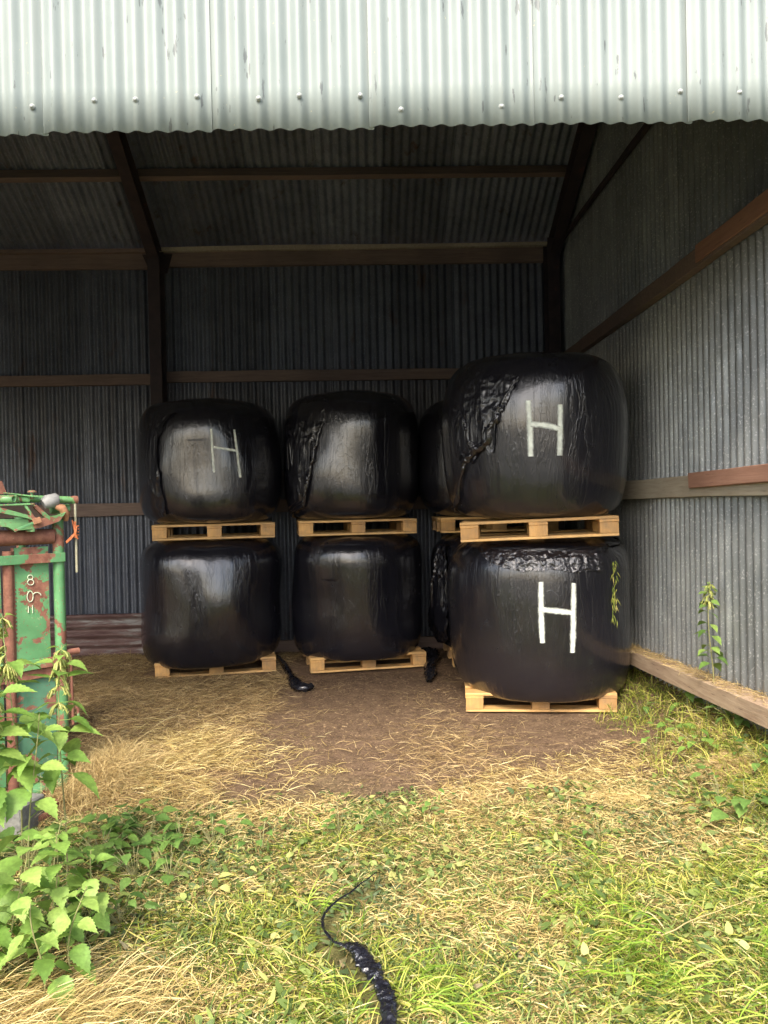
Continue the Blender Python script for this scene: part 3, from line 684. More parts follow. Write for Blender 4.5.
# ------------------------------------------------------------------ cattle crush
base_pt = on_z(65, 800, 0); UD = Vector((-.78, -.626, 0)).normalized(); ND = Vector((UD.y, -UD.x, 0)).normalized()
if ND.y > 0: ND = -ND                     # towards the camera
def MP(px, py, out=0.0): return on_plane(px, py, base_pt + ND * out, ND)
crush = empty('cattle_crush', (base_pt.x, base_pt.y, 0), 'rusty green steel cattle crush with white 8 and 0 painted on its panel', 'cattle crush')
CI = Matrix.Translation(-Vector(crush.location))
def cpart(name, mb, mat, label=None, parent=None):
    o = mb.build(name, mat); o.parent = parent or crush
    if parent is None: o.matrix_parent_inverse = CI
    if label: o['label'] = label
    return o
def uv_(u, z, out=0.0): return base_pt + UD * u + ND * out + Vector((0, 0, z))
cpart('corner_post', MB().tube([uv_(0, .02), uv_(0, .6), uv_(0, 1.2), uv_(0, 1.62)], .031, 16), M_cg2)
cpart('corner_post', MB().tube([uv_(.27, .02), uv_(.27, 1.44)], .027, 14), M_cr2)
cpart('corner_post', MB().tube([uv_(1.5, .02), uv_(1.5, 1.62)], .031, 14), M_cg2)
for u in (0, 1.5): cpart('corner_post', MB().tube([uv_(u, .02, -.75), uv_(u, 1.62, -.75)], .031, 12), M_cg2)
P1 = MP(13, 548).z; P2 = MP(13, 664).z
cpart('panel', MB().box(uv_(.152, (P1 + P2) / 2, .0), .19, .006, P1 - P2, Matrix((UD, ND, Vector((0, 0, 1)))).transposed(), .001), M_cg)
mb = MB(); mb.tube([uv_(.245, P2), uv_(.245, P1)], .009, 8)
for k in range(14): mb.box(uv_(.236, P2 + .12 + k * .022, .0), .012, .012, .010)
cpart('ratchet_strip', mb, M_cr)
cpart('panel', MB().box(uv_(.145, (.14 + P2 - .06) / 2, -.01), .225, .005, P2 - .06 - .14, Matrix((UD, ND, Vector((0, 0, 1)))).transposed(), .001), M_cg3, 'lower panel in mottled green')
cpart('panel', MB().box(uv_(.88, .75, -.01), 1.15, .005, 1.2, Matrix((UD, ND, Vector((0, 0, 1)))).transposed(), .001), M_cg2)
cpart('top_tube', MB().tube([uv_(.03, MP(58, 536).z), uv_(.9, MP(58, 536).z), uv_(1.5, MP(58, 536).z)], .043, 16), M_cr)
cpart('panel', MB().box(uv_(.75, .82, -.74), 1.45, .005, 1.45, Matrix((UD, ND, Vector((0, 0, 1)))).transposed(), .001), M_steel)  # dark sheet added to stand in for the shade inside the crush
z = MP(60, 557).z; cpart('cross_bar', MB().beam(uv_(-.025, z, .036), uv_(1.5, z, .036), .052, .012, (0, 0, 1), .002), M_cg2)
z = P2 - .01; cpart('cross_bar', MB().beam(uv_(-.01, z, .034), uv_(.4, z - .01, .034), .055, .010, (0, 0, 1), .002), M_cl)
cpart('cross_bar', MB().beam(uv_(.03, z - .06, .012), uv_(.4, z - .07, .012), .05, .010, (0, 0, 1), .002), M_cr)
cpart('latch_plate', MB().beam(uv_(.035, z + .05, .045), uv_(.035, z - .075, .045), .04, .008, UD, .002), M_cl)
cpart('bottom_tube', MB().tube([uv_(.02, MP(64, 783).z), uv_(.7, MP(64, 783).z - .01), uv_(1.5, MP(64, 783).z)], .038, 14), M_cg)
cpart('side_tube', MB().tube([uv_(0, .1, -.03), uv_(0, .1, -.74)], .03, 12), M_cg)
cpart('side_tube', MB().tube([uv_(0, 1.5, -.03), uv_(0, 1.5, -.74)], .03, 12), M_cg2)
z = MP(68, 652).z; cpart('hinge_stub', MB().tube([uv_(-.02, z), uv_(-.10, z)], .018, 10), M_cr2)
cpart('hinge_rod', MB().tube([uv_(-.052, z - .02), uv_(-.056, z - .42)], .009, 8), M_cr2)
zh = MP(76, 712).z; cpart('hook', MB().tube([uv_(-.07, zh + .03), uv_(-.085, zh + .02), uv_(-.088, zh - .03), uv_(-.07, zh - .055), uv_(-.055, zh - .04)], .008, 8), M_cl)
# top works
zt = MP(70, 500).z
cpart('top_shaft', MB().tube([uv_(-.105, zt, .0), uv_(.2, zt + .012, 0), uv_(1.5, zt + .01, 0)], .020, 12), M_cl)
cpart('top_shaft', MB().tube([uv_(-.08, zt - .05, -.05), uv_(-.02, zt - .05, -.05), uv_(.02, zt - .05, -.05)], .028, 12), M_cl)
cpart('end_collar', MB().tube([uv_(-.112, zt, 0), uv_(-.085, zt, 0)], .024, 12), M_cl)
zr = MP(77, 572).z; ro = cpart('lever_rod', MB().tube([uv_(-.098, zt - .01, .005), uv_(-.096, zr, .012)], .0078, 8), M_rod)
tz = MP(20, 521).z
cpart('head_beam', MB().prism([MP(-40, 524, .09), MP(8, 527, .09), MP(15, 531, .09), MP(40, 528, .09), MP(60, 521, .09), MP(66, 512, .09), MP(60, 515, .09), MP(38, 519, .09), MP(-40, 519, .09)], ND * -.10), M_cl)
def bar(a, b, wd=.018, o1=.1, th=.008, m=M_cl, nm='strap_bar'):
    return cpart(nm, MB().beam(MP(*a, o1), MP(*b, o1), wd, th, (0, 0, 1), .002), m)
bar((-30, 501), (39, 520), .020, .11); bar((14, 531), (38, 521), .014, .115, m=M_cg2); bar((-10, 510), (30, 518), .012, .10, .03)
bar((24, 504), (34, 519), .014, .105, .02); bar((34, 506), (48, 518), .022, .07, .03); bar((-20, 506), (33, 504), .010, .09, .06); bar((4, 493), (38, 497), .008, .06, .03)
cpart('strap_tip', MB().beam(MP(33, 522, .118), MP(41, 519.5, .118), .032, .008, (0, 0, 1), .003), M_orange)
c = MP(14, 499, .10); nn = (CP - c).normalized(); mb = MB(); 
vs = []; fs = []
for i, (r_, d_) in enumerate(((.020, -.11), (.020, 0), (.013, 0), (.013, -.05))):
    for j in range(18):
        a = j * math.pi / 9; ax = UD * -.55 + ND * .83; s1 = ax.cross(Vector((0, 0, 1))).normalized(); vs.append(c + ax * d_ + (s1 * math.cos(a) + Vector((0, 0, 1)) * math.sin(a)) * r_)
for i in range(3):
    for j in range(18): fs.append((i * 18 + j, i * 18 + (j + 1) % 18, (i + 1) * 18 + (j + 1) % 18, (i + 1) * 18 + j))
fs.append(tuple(range(54, 72))); mb.add(vs, fs, True); cpart('open_tube', mb, M_cl, 'short tube showing its open end')
cpart('pivot_drum', MB().tube([MP(43, 504, .04), MP(47, 502, .04), MP(56, 500, .04), MP(58, 500, .04)], [.028, .040, .040, .03], 16), M_greyplastic)
cpart('pivot_bolt', MB().tube([MP(32, 499, .05), MP(32, 493, .05)], .012, 8).tube([MP(32, 492.5, .05), MP(32, 491, .05), MP(32, 490.2, .05)], [.024, .022, .012], 12), M_cr)
cpart('cam', MB().tube([MP(56, 506, .05), MP(62, 508, .06), MP(66, 514, .05), MP(66, 520, .03)], [.018, .024, .022, .014], 12), M_orange)
cpart('coil_sleeve', MB().tube([MP(17, 499, .04), MP(21, 499, .04), MP(25, 499, .04), MP(29, 501, .04)], [.022, .016, .022, .016], 12), M_cl)
cpart('lug', MB().box(MP(31, 530.5, .07), .05, .03, .016, None, .002), M_cl)
cpart('head_plate', MB().prism([MP(-12, 492, 0), MP(0, 481, 0), MP(2, 481, 0), MP(7, 494, 0), MP(-12, 494, 0)], ND * -.01), M_cr)
for u, out in ((.14, .05), (1.2, .05)): cpart('gusset', MB().prism([uv_(u + .25, 1.50, out), uv_(u + .25, 1.62, out), uv_(u + .6, 1.62, out)], ND * -.01), M_cg)
# numbers
def num_stroke(mb, pts, w_=.0026):
    P = [MP(a, b, .008) for a, b in pts]; mb.tube(P, w_, 6)
mb = MB()
def arc(cx, cy, rx, ry, a0, a1, n=14): return [(cx + rx * math.cos(a0 + (a1 - a0) * i / n), cy + ry * math.sin(a0 + (a1 - a0) * i / n)) for i in range(n + 1)]
num_stroke(mb, arc(30.3, 577.4, 2.6, 2.4, 0, 6.28)); num_stroke(mb, arc(30.7, 582.3, 3.1, 2.8, 0, 6.28))
num_stroke(mb, arc(30.2, 596.5, 3.0, 5.4, 0, 6.28)); num_stroke(mb, arc(37, 596, 4.2, 3.5, 3.6, 6.1))
num_stroke(mb, [(28.6, 606), (28.4, 613)]); num_stroke(mb, [(32.4, 605), (32.8, 613)])
cpart('painted_number', mb, M_chalk)
# twine
mb = MB(); r = random.Random(4)
for k in range(7):
    a = MP(74.5 + r.uniform(-1.5, 1.5), 524 + r.uniform(-3, 2), .02); b = MP(75 + r.uniform(-2, 2), 533 + r.uniform(-4, 4), .035); c = MP(76 + r.uniform(-2, 1.5), 537 + r.uniform(-3, 3), .03)
    mb.tube([a, (a + b) / 2 + Vector((r.uniform(-.01, .01), 0, r.uniform(-.01, .01))), b, c], .0035, 6)
mb.tube([MP(75, 533, .03), MP(71, 537, .03), MP(66, 542, .02)], .0042, 6); mb.tube([MP(75, 534, .03), MP(71, 539, .035), MP(66.5, 543, .02)], .0042, 6); mb.tube([MP(72, 520, .02), MP(74, 528, .03), MP(76, 537, .03), MP(78, 539, .03)], .004, 6)
for k in range(4):
    mb.tube([MP(76.5, 526 + 3 * k, .005) + Vector((.012 * math.cos(a), .012 * math.sin(a), 0)) for a in np.linspace(0, 6.28, 10)], .004, 6)
tag(mb.build('twine', M_twine), 'orange baler twine knotted round the hanging rod of the green crush', 'twine')
# concrete block and bits by the crush foot
blk = on_z(17, 836, 0)
mb = MB(); mb.box((0, 0, .08), .125, .20, .17, None, .008, .003); o = mb.build('concrete_block', M_conc); o.location = (blk.x, blk.y + .07, .0); o.rotation_euler.z = R(-12)
o.location.z = float(hgt(blk.x, blk.y)) - .01
tag(o, 'rough grey concrete block at the foot of the green crush', 'block')
a, b = on_z(48, 814, .05), on_z(66, 793, .06); tag(MB().beam(a, b, .035, .02, (0, 0, 1)).beam(a, a + Vector((-.08, -.1, -.01)), .03, .02).build('rusty_bar', M_cr2), 'short rusty bar lying at the foot of the crush corner post', 'metal bar')

# ------------------------------------------------------------------ leafy plants
def leaf_rows(L, W_, base, dirv, up, curl=.5, fold=.25, serr=.085, n=16):
    """verts (n+1)*3 and quads of one serrated leaf"""
    d = Vector(dirv).normalized(); up = Vector(up); side = d.cross(up).normalized(); nrm = side.cross(d).normalized()
    vs = []; p = Vector(base); ang = 0
    for i in range(n + 1):
        t = i / n; wv = W_ / 2 * (math.sin(math.pi * t ** .58) ** (.8 if t < .33 else 1.25) if 0 < t < 1 else 0.02)
        wv *= (1 + (serr if i % 2 else -serr)); 
        dd = (d * math.cos(ang) - nrm * math.sin(ang)); nn = (nrm * math.cos(ang) + d * math.sin(ang))
        back = dd * (-.0 if i % 2 else -.05 * W_)
        vs += [p + side * wv + nn * (wv * fold) + back, p, p - side * wv + nn * (wv * fold) + back]
        p = p + dd * (L / n); ang += curl / n
    fs = []
    for i in range(n):
        a = i * 3; fs += [(a, a + 1, a + 4, a + 3), (a + 1, a + 2, a + 5, a + 4)]
    return vs, fs
def nettle(x, y, h, seed, label, lean=(0, 0), leafL=.13, n_nodes=None, flowers=True, z0=None, mat=None, group='nettles beside the crush', top_bare=0.0, name='nettle', low=.18):
    r = random.Random(seed); z0 = float(hgt(x, y)) if z0 is None else z0
    root = empty(name, (x, y, z0), label, 'plant', group)
    pts = []; N = 12
    for i in range(N + 1):
        t = i / N; pts.append(Vector((lean[0] * t * t + .015 * math.sin(5 * t + seed), lean[1] * t * t + .015 * math.cos(4 * t + seed), h * t)))
    MB().tube(pts, [.0045 * (1 - .6 * i / N) for i in range(N + 1)], 6).build('stem', M_stem, root)
    fol = MB(); fl = MB(); nn = n_nodes or int(h / (.072 if h > .7 else .045)); az = r.uniform(0, 3)
    for k in range(nn):
        t = low + (1 - top_bare - low) * (k + .5) / nn if nn > 1 else .5
        i = t * N; p = pts[int(i)].lerp(pts[min(N, int(i) + 1)], i - int(i)); az += math.pi / 2 + r.uniform(-.3, .3)
        prof = math.sin(math.pi * min(1, .25 + .75 * (1 - t))) ; s_ = leafL * (.45 + .65 * (1 - t) ** .5) * r.uniform(.8, 1.15)
        if t > .93: s_ *= .6
        for q in (0, math.pi):
            if r.random() < .14: continue
            a = az + q + r.uniform(-.25, .25); el = r.uniform(-.15, .55) if t < .85 else r.uniform(.3, .9)
            d = Vector((math.cos(a) * math.cos(el), math.sin(a) * math.cos(el), math.sin(el))); pb = p + d * s_ * .38
            fol.tube([p, pb], .0016, 4, False)
            d2 = Vector((math.cos(a), math.sin(a), math.sin(el) - .45))
            upv = Vector((r.uniform(-.35, .35), r.uniform(-.35, .35), 1))
            fol.add(*leaf_rows(s_, s_ * r.uniform(.55, .7), pb, d2, upv, r.uniform(.3, 1.0), r.uniform(.05, .4)), smooth=True)
            if flowers and t > .76:
                for _ in range(7):
                    b = a + r.uniform(-.9, .9); ln = r.uniform(.02, .05); c0 = p; c1 = p + Vector((math.cos(b) * ln * .6, math.sin(b) * ln * .6, -ln * .4)); c2 = c1 + Vector((math.cos(b) * ln * .3, math.sin(b) * ln * .3, -ln * .7))
                    fl.tube([c0, c1, c2], [.0015, .0045, .0025], 5, False)
                    for _ in range(4):
                        e = c1.lerp(c2, r.random()) + Vector([r.uniform(-.006, .006) for _ in range(3)]); fl.tube([e, e + Vector((r.uniform(-.006, .006), r.uniform(-.006, .006), -.007))], [.003, .001], 4, False)
    fol.build('foliage', mat or M_nettle, root)
    if fl.v: fl.build('flower_tassel', M_flower, root)
    return root
def at(px, py):
    p = on_z(px, py, 0)
    for _ in range(6): p = on_z(px, py, float(hgt(p.x, p.y)))
    return p.x, p.y
def gy_(px, Y): return on_y(px, 900, Y).x       # x at depth Y under image column px
NL = [ # column, depth, height, lean, leaf, label
    (20, 3.15, 1.25, (-.02, 0), .165, 'tallest nettle, in front of the crush panel, yellow tassels near its tip'),
    (64, 3.25, 1.10, (.03, 0), .155, 'tall nettle before the crush corner post, right of the tallest'),
    (-6, 3.0, 1.02, (.02, .0), .18, 'broad leaved nettle at the photo edge before the crush'),
    (34, 3.05, .86, (.02, 0), .15, 'mid height nettle below the tallest one'),
    (12, 2.75, .52, (.05, 0), .13, 'short bushy nettle at the photo edge under the tall ones'),
    (48, 2.85, .50, (.04, 0), .13, 'short nettle in the middle of the low clump'),
    (84, 2.95, .38, (.05, 0), .12, 'short nettle on the right edge of the low clump'),
    (38, 2.62, .36, (.0, -.02), .11, 'small nettle lowest in the photo, above tan grass'),
    (58, 3.0, .46, (.02, 0), .11, 'nettle between the tall pair and the low clump, in front of the bottom tube'),
    (70, 2.72, .36, (.05, -.02), .11, 'drooping nettle at the lower right of the low clump'),
    (-20, 2.7, .62, (.0, -.02), .14, 'nettle just off the left edge, beside the low clump'), (-70, 2.9, .9, (0, 0), .14, 'tall nettle off the left edge, nearest the yard'), (-60, 3.3, 1.1, (0, 0), .14, 'tall nettle off the left edge, against the crush')]
for i, (c_, Y, h_, ln, lf, lab) in enumerate(NL):
    nettle(gy_(c_, Y), Y, h_, 100 + i, lab or 'nettle in the clump just beyond the photo edge', ln, lf, flowers=h_ > .9, low=.5 if h_ > .9 else .2)
p = on_x(713, 694, XR - .12)
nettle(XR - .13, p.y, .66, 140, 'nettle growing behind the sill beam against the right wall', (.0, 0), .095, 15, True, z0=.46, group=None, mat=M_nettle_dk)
w1 = on_z(688, 706, .22); nettle(w1.x, w1.y, .30, 141, 'single large leaved weed leaning over the sill beam', (.06, .02), .13, 3, False, z0=.15, group=None, name='weed')

# low weeds: rosettes of broad leaves
def weed(px, py, n, L, seed, label, mat=M_nettle_dk, hgtv=.06):
    x, y = at(px, py); r = random.Random(seed); root = empty('low_weed', (x, y, float(hgt(x, y))), label, 'weed', 'low broad leaved weeds on the ground')
    mb = MB(); st = MB()
    for k in range(int(n * 1.5)):
        a = r.uniform(0, 6.28); rad = r.uniform(.02, .16); hz = r.uniform(.05, hgtv + .08); b = Vector((math.cos(a) * rad, math.sin(a) * rad, hz)); s_ = L * r.uniform(.6, 1.15)
        d = Vector((math.cos(a + r.uniform(-.6, .6)), math.sin(a + r.uniform(-.6, .6)), r.uniform(-.4, .25)))
        mb.add(*leaf_rows(s_, s_ * r.uniform(.55, .8), b, d, (r.uniform(-.4, .4), r.uniform(-.4, .4), 1), r.uniform(.1, .9), r.uniform(0, .35), .07, 10), smooth=True)
        st.tube([(0, 0, 0), b * .5 + Vector((0, 0, .015)), b], .0016, 4, False)
    mb.build('foliage', mat, root); st.build('stem', M_stem, root); return root
WD = [(112, 838, 14, .09, 'darkest weed patch between the crush foot and low nettles'), (148, 842, 12, .08, 'low weed patch at the front of the hay heap, left part'), (180, 850, 10, .075, 'low weed patch front of the hay heap, middle'),
      (212, 846, 10, .07, 'weed patch at the right end of the hay heap'), (100, 862, 14, .1, 'big leaved weed touching the nettle clump'), (135, 880, 12, .08, 'weed lying behind the straw, right of the nettles'),
      (170, 880, 9, .07, 'small dark weed in flattened grass left of the straw'), (120, 925, 8, .07, 'weed at the lower right foot of the nettle clump'), (262, 852, 7, .05, 'tiny weed at the edge of the brown earth'),
      (340, 836, 8, .05, 'little weed between earth and grass below the middle stack'), (385, 832, 6, .05, 'little weed just right of the centre earth edge'), (30, 862, 16, .1, 'dense weed in front of the concrete block'),
      (700, 752, 12, .085, 'leafy weed beside the straw mound near the sill'), (672, 735, 9, .07, 'leafy weed midway between front pallet and sill'), (745, 818, 10, .11, 'dark big leaved weed at the right edge of the photo'),
      (640, 722, 8, .06, 'small weed just right of the front pallet'), (655, 755, 7, .06, 'small weed in front of the sill grass'), (720, 800, 8, .06, 'small weed below the straw mound'), (600, 840, 7, .05, 'tiny weed on the right in cut grass'),
      (430, 812, 6, .045, 'tiny weed among cut grass below the front stack'), (735, 725, 9, .08, 'weed leaning on the sill beam at right'), (690, 700, 12, .07, 'weed in the grass under the middle of the sill beam'), (655, 690, 10, .06, 'weed nearest the nearest bale along the sill'), (760, 770, 10, .08, 'weed between the straw mound and the right edge of the photo')]
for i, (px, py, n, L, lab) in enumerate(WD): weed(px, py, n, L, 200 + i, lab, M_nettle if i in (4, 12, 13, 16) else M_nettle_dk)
# green sprig hanging on the nearest bale
r = random.Random(9); mb = MB(); inv = bFL.mw
for k in range(60):
    py = r.uniform(560, 624); px = 613 + r.uniform(-2, 2.5)
    th, ph = bFL.hit(px, py); p = inv @ Vector(bFL.pt(np.array([th]), np.array([ph]), .012)[0]); d = Vector((r.uniform(-.5, .5), -.5, -1))
    mb.add(*leaf_rows(r.uniform(.03, .08), .006, p, d, (0, -1, .2), .4, .2, 0, 4))
tag(mb.build('grass_sprig', M_grass), 'green grass sprig stuck down the right flank of the nearest bottom bale', 'grass sprig')

# ------------------------------------------------------------------ strands: grass, straw, hay
def strands(name, mat, x, y, heading, L, Wd, lift, bend, curl, label=None, K=4, zoff=0.0, z=None, minz=.003):
    n = len(x); z0 = (hgt(x, y) if z is None else z) + zoff; P = np.zeros((n, K + 1, 3)); p = np.stack([x, y, z0], -1); P[:, 0] = p; dirs = []
    for k in range(K):
        t = k / K; el = lift - bend * t; hd = heading + curl * t
        d = np.stack([np.cos(hd) * np.cos(el), np.sin(hd) * np.cos(el), np.sin(el)], -1); p = p + d * (L / K)[:, None]
        if z is None: p[:, 2] = np.maximum(p[:, 2], hgt(p[:, 0], p[:, 1]) + minz)
        P[:, k + 1] = p
    roll = rng.uniform(-1.2, 1.2, n); sd = np.stack([-np.sin(heading) * np.cos(roll), np.cos(heading) * np.cos(roll), np.sin(roll)], -1)
    tp = np.array([.7, 1, .9, .6, .12] if K == 4 else np.linspace(1, .3, K + 1)); Wk = Wd[:, None] * tp[None]
    A = P + sd[:, None] * Wk[..., None] / 2; B = P - sd[:, None] * Wk[..., None] / 2
    V = np.stack([A, B], 2).reshape(-1, 3); b = (np.arange(n) * (K + 1) * 2)[:, None] + np.arange(K)[None] * 2
    Q = np.stack([b, b + 1, b + 3, b + 2], -1).reshape(-1, 4)
    o = link(name, np_mesh(name, V, Q, False), mat); tag(o, label, None, None, 'stuff'); return o
def scatter(n, x0, x1, y0, y1, dens):
    x = rng.uniform(x0, x1, n); y = rng.uniform(y0, y1, n); k = rng.random(n) < dens(x, y); x, y = x[k], y[k]
    # keep clear of stacked pallets
    ok = np.ones(len(x), bool)
    for cx, cy in ((-1.53, 8.02), (-.03, 8.06), (1.46, 8.08), (1.42, 6.4)): ok &= ~((abs(x - cx) < .62) & (abs(y - cy) < .52))
    ok &= x < XR - .03
    return x[ok], y[ok]
def nz(x, y, s, seed, o=3): return fbm(np.stack([x * s, y * s, x * 0], -1), seed, o)
U = rng.uniform
SC = np.array([[on_z(*p, 0).x, on_z(*p, 0).y] for p in [(378, 881), (360, 893), (340, 908), (326, 920), (322, 930), (325, 943), (334, 953), (343, 958), (350, 960), (358, 966), (366, 978), (374, 990), (382, 1003), (387, 1015), (389, 1030)]])
def near_scrap(x, y):
    m = np.full(len(x), 9.0)
    for a, b in zip(SC[:-1], SC[1:]):
        for t in (0, .33, .66): q = a + (b - a) * t; m = np.minimum(m, np.hypot(x - q[0], y - q[1]))
    return m < .06
def blobs(x, y, L):
    g = x * 0
    for px, py, rx, ry, a in L:
        p = on_z(px, py, 0); g = g + a * np.exp(-((x - p.x) / rx) ** 2 - ((y - p.y) / ry) ** 2)
    return g
GREEN = [(340, 980, .32, .22, 1), (300, 915, .3, .2, .8), (690, 970, .4, .35, 1.1), (640, 890, .3, .25, .8), (740, 900, .2, .3, .8), (200, 925, .3, .12, .5), (430, 1000, .2, .12, .8), (560, 845, .35, .12, .6), (250, 850, .5, .1, .6), (400, 850, .4, .1, .45), (480, 970, .15, .1, .4)]
TAN = [(520, 925, .24, .22, 1), (560, 1000, .16, .15, .9), (470, 830, .5, .14, .8), (720, 850, .2, .2, .9), (160, 990, .3, .15, .8), (620, 830, .3, .12, .6), (250, 985, .12, .1, .5), (400, 910, .2, .1, .5)]
def green_d(x, y):
    n1 = nz(x, y, 2.6, 32); g = (.10 + 1.15 * np.clip(blobs(x, y, GREEN), 0, 1)) * sstep(.30, .58, n1 + .12 * blobs(x, y, GREEN)) * (1 - .75 * np.clip(blobs(x, y, TAN), 0, 1))
    g = g + (.55 * ((y < 2.3) | (abs(x) > 1.9)) * n1)
    return np.clip(g, 0, 1) * sstep(4.25, 3.7, y + (nz(x, y, 1.6, 31) - .5) * 1.8)
def bank_d(x, y): return sstep(1.65, 2.15, x + (y - 4.5) * -.06 + (nz(x, y, 4, 33) - .5) * .5) * sstep(7.2, 6.4, y) * sstep(3.0, 3.8, y)
# lying green grass
x, y = scatter(130000, -2.6, 2.3, 1.7, 4.6, green_d); k = ~near_scrap(x, y); x, y = x[k], y[k]; n = len(x)
sw = nz(x, y, 1.6, 40, 2) * 14
strands('grass', M_grass, x, y, sw + U(-2, 2, n), U(.03, .09, n) + .09 * U(0, 1, n) ** 3, U(.0025, .006, n), U(0, .9, n), U(.3, 1.8, n), U(-1.2, 1.2, n), 'green grass, partly flattened, in front of the barn')
x, y = scatter(11000, 1.0, 2.3, 3.2, 7.2, bank_d); n = len(x)
strands('grass', M_grass, x, y, U(0, 6.28, n), U(.06, .20, n), U(.003, .005, n), U(.5, 1.5, n), U(.6, 2.2, n), U(-.5, .5, n), 'green grass on the bank along the sill beam')
# cut straw lying over the front
def straw_d(x, y): return np.clip(sstep(.35, -.15, y - 4.15 - .55 * sstep(.3, 1.0, x) + (nz(x, y, 2.3, 34) - .5) * 1.5) * (.45 + .9 * nz(x, y, 2.2, 35)), 0, 1) * (1 - .55 * green_d(x, y)) * (.55 + .6 * np.clip(blobs(x, y, TAN), 0, 1) + .3 * nz(x, y, 5, 77))
x, y = scatter(150000, -2.6, 2.3, 1.7, 5.2, straw_d); k = ~near_scrap(x, y); x, y = x[k], y[k]; n = len(x)
strands('cut_straw', M_straw, x, y, U(0, 6.28, n), U(.02, .07, n) + .10 * U(0, 1, n) ** 4, U(.0018, .0045, n), U(-.1, .45, n), U(-.1, .8, n), U(-1.2, 1.2, n), 'dry yellow cut grass lying in front of the barn', zoff=.006)
# hay heap and hay on the barn floor
def hay_d(x, y):
    a = sstep(-.72, -1.05, x - (y - 5) * .05 + (nz(x, y, 3, 36) - .5) * .5) * sstep(3.9, 4.3, y) * sstep(8.7, 8.3, y)
    b = .62 * np.exp(-((x - .58) / .34) ** 2 - ((y - 4.9) / .6) ** 2) + .07 * sstep(.45, .7, nz(x, y, 2, 37)) * sstep(4.0, 4.5, y) + .22 * sstep(4.4, 4.0, y) * sstep(3.8, 4.2, y)
    return np.clip(a + b, 0, 1)
x, y = scatter(120000, -3.2, 2.25, 3.9, 8.7, hay_d); n = len(x)
strands('hay', M_hay, x, y, U(0, 6.28, n), U(.04, .16, n), U(.0018, .0038, n), U(-.1, .5, n), U(-.1, .9, n), U(-1.6, 1.6, n), 'loose brown hay on the barn floor', zoff=.004)
def gold_d(x, y): return np.clip(1.6 * np.exp(-((x + 1.2) / .45) ** 2 - ((y - 4.8) / .6) ** 2) * sstep(.3, .6, nz(x, y, 3, 38) + .12), 0, 1)
x, y = scatter(26000, -2.2, -.2, 3.8, 6.2, gold_d); n = len(x)
strands('hay', M_straw, x, y, U(0, 6.28, n), U(.06, .18, n), U(.002, .004, n), U(0, .5, n), U(.0, .9, n), U(-1.6, 1.6, n), 'fresher golden hay on the heap at the left', zoff=.012)
# chaff over the bare earth
x, y = scatter(110000, -3.2, 2.25, 3.6, 8.7, lambda x, y: .55 + .45 * sstep(.4, .65, nz(x, y, 2.5, 39))); n = len(x)
strands('chaff', M_chaff, x, y, U(0, 6.28, n), U(.008, .028, n), U(.002, .005, n), U(-.1, .3, n), U(0, .3, n), U(-.4, .4, n), 'fine chaff on the barn floor', K=1, zoff=.003)
# long tan grass at lower left, drooping hay beside the crush
x, y = scatter(9000, -2.0, -.7, 1.9, 2.85, lambda x, y: np.clip(1.2 * np.exp(-((x + 1.25) / .35) ** 2 - ((y - 2.45) / .25) ** 2), 0, 1)); n = len(x)
strands('dry_grass', M_straw, x, y, U(-.6, .9, n), U(.12, .28, n), U(.002, .004, n), U(.3, 1.1, n), U(.8, 1.8, n), U(-.5, .5, n), 'long tan grass below the nettles')
p = on_z(88, 800, 0); n = 3800; x = p.x + rng.normal(0, .10, n); y = p.y + .12 + rng.normal(0, .16, n)
strands('hay', M_tan, x, y, U(0, 6.28, n), U(.12, .30, n), U(.0018, .0034, n), U(.5, 1.5, n), U(.8, 2.4, n), U(-.8, .8, n), 'upright tuft of dry grass beside the crush post')
x, y = scatter(26000, -2.0, 2.2, 1.8, 3.9, lambda x, y: np.clip(blobs(x, y, GREEN[:5] + GREEN[6:7]) - .25, 0, 1) * sstep(.4, .6, nz(x, y, 5, 66))); k = ~near_scrap(x, y); x, y = x[k], y[k]; n = len(x)
strands('grass', M_lime, x, y, nz(x, y, 2.0, 67, 2) * 8 - 5 + U(-.8, .8, n), U(.08, .24, n), U(.003, .0065, n), U(.2, 1.0, n), U(.6, 1.7, n), U(-.6, .6, n), 'longer bright green grass tufts in front of the barn', zoff=.01)
x, y = scatter(5000, -2.0, 2.2, 1.9, 4.4, lambda x, y: sstep(.42, .62, nz(x, y, 3.5, 68)) * sstep(4.4, 3.9, y + (nz(x, y, 1.6, 31) - .5) * 1.8)); k = ~near_scrap(x, y); x, y = x[k], y[k]; n = len(x)
strands('leaf_litter', M_clip, x, y, U(0, 6.28, n), U(.025, .06, n), U(.014, .032, n), U(-.2, .7, n), U(-.2, 1.0, n), U(-.6, .6, n), 'wilted broad leaves lying in the cut grass', zoff=.022)
# chopped green clippings
x, y = scatter(60000, -2.6, 2.3, 1.9, 4.7, lambda x, y: np.clip(sstep(4.3, 3.8, y + (nz(x, y, 2, 51) - .5) * 1.8) * (.2 + 1.2 * sstep(.4, .65, nz(x, y, 3, 52))), 0, 1)); k = ~near_scrap(x, y); x, y = x[k], y[k]; n = len(x)
strands('clippings', M_clip, x, y, U(0, 6.28, n), U(.012, .045, n), U(.004, .010, n), U(-.3, .8, n), U(-.2, .9, n), U(-.8, .8, n), 'chopped green leaf clippings strewn over the straw', K=2, zoff=.014)
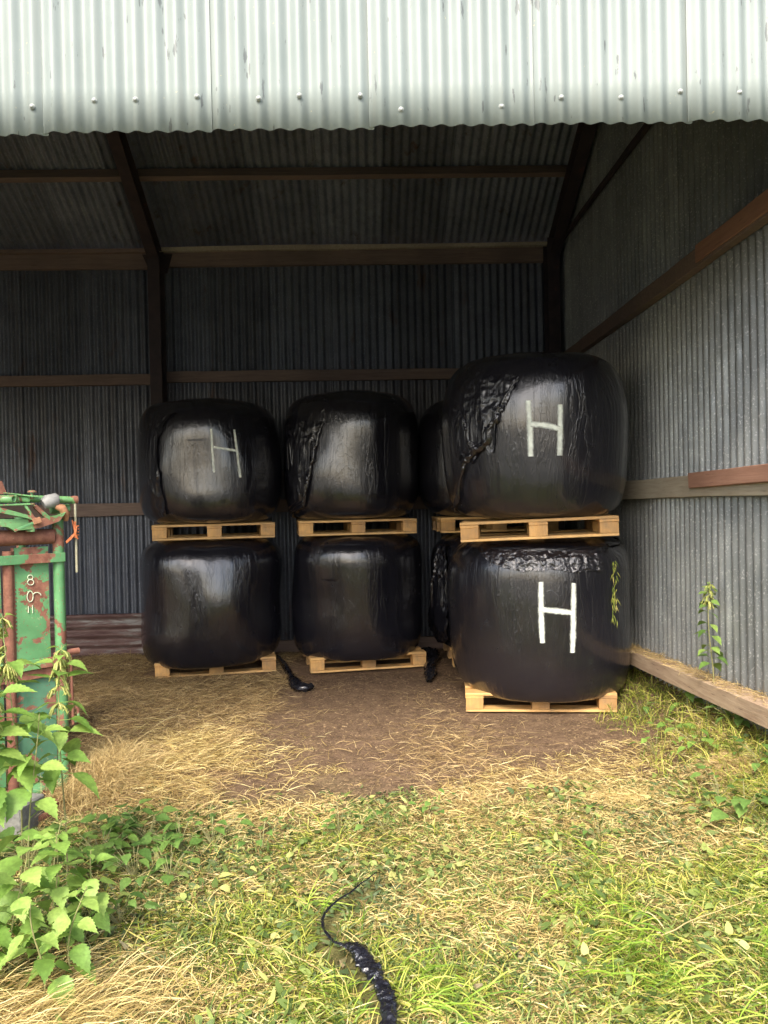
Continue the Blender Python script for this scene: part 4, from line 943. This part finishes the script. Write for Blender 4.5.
# dead trampled leaf litter round the weeds
x, y = scatter(26000, -2.4, 2.2, 2.6, 4.5, lambda x, y: np.clip(sstep(.5, .7, nz(x, y, 2.2, 44)) * sstep(4.5, 4.1, y) * .7 + 1.2 * np.exp(-((x + 1.0) / .55) ** 2 - ((y - 3.55) / .32) ** 2) + .8 * np.exp(-((x - 1.5) / .4) ** 2 - ((y - 4.1) / .3) ** 2) + .6 * np.exp(-((x + 1.1) / .3) ** 2 - ((y - 3.0) / .3) ** 2), 0, 1)); n = len(x)
strands('leaf_litter', M_litter, x, y, U(0, 6.28, n), U(.015, .05, n), U(.008, .022, n), U(-.3, .6, n), U(-.2, .8, n), U(-.8, .8, n), 'trampled dark leaves among the grass', K=2, zoff=.008)
mx, my = at(722, 768); n = 5000; x = mx + rng.normal(0, .085, n); y = my + rng.normal(0, .085, n)
strands('straw_mound', M_tan, x, y, U(0, 6.28, n), U(.01, .035, n), U(.002, .0035, n), U(-.1, .4, n), U(0, .3, n), U(-.5, .5, n), 'small mound of short tan chaff near the sill', K=2, zoff=.02)
mx, my = at(622, 800); n = 3500; x = mx + rng.normal(0, .12, n); y = my + rng.normal(0, .07, n)
strands('straw_mound', M_straw, x, y, U(0, 6.28, n), U(.01, .04, n), U(.002, .0035, n), U(-.1, .4, n), U(0, .3, n), U(-.5, .5, n), 'flat pale patch of chaff before the front pallet', K=2, zoff=.02)
# hay lying on the sill beam
n = 2600; y = U(3.2, 7.0, n); x = XR - U(.02, .165, n); dn = nz(x, y, 2, 45) * sstep(3.9, 4.6, y); k = rng.random(n) < dn * 1.4; x, y = x[k], y[k]; n = len(x)
zs = .50 + (y - (YF - .3)) / (7.2 - (YF - .3)) * (.315 - .50) + .055
strands('hay', M_tan, x, y, rng.choice([1.57, -1.57], n) + U(-.9, .9, n), U(.04, .13, n), U(.002, .0035, n), U(-.1, .35, n), U(-.1, .5, n), U(-.8, .8, n), 'dry hay caught on top of the sill beam', z=zs, zoff=.008)
# rougher grass further out, beyond the photograph's near edge
x, y = scatter(30000, -7, 6, .6, 1.9, lambda x, y: .7 + 0 * x); n = len(x)
strands('grass', M_grass, x, y, U(0, 6.28, n), U(.08, .25, n), U(.006, .011, n), U(.3, 1.2, n), U(.6, 1.6, n), U(-.5, .5, n), 'rough grass of the yard in front of the barn')
# fallen dry stalks
mb = MB(); r = random.Random(12)
for k, (a, b) in enumerate([((660, 947), (768, 925)), ((140, 955), (195, 1010)), ((90, 858), (215, 880)), ((205, 885), (190, 935)), ((60, 800), (95, 850)), ((560, 800), (650, 830)), ((470, 770), (560, 790)), ((230, 935), (330, 985)), ((415, 850), (520, 880))]):
    A, B = on_z(*a, 0), on_z(*b, 0); pts = []
    for i in range(9):
        t = i / 8; q = A.lerp(B, t) + Vector((r.uniform(-.012, .012), r.uniform(-.012, .012), 0)); q.z = float(hgt(q.x, q.y)) + .035 + .02 * math.sin(t * 3.1); pts.append(q)
    mb.tube(pts, [.0026 - .0016 * i / 8 for i in range(9)], 6)
tag(mb.build('dry_stalks', M_tan), 'dry stalks scattered over the cut grass', None, None, 'stuff')
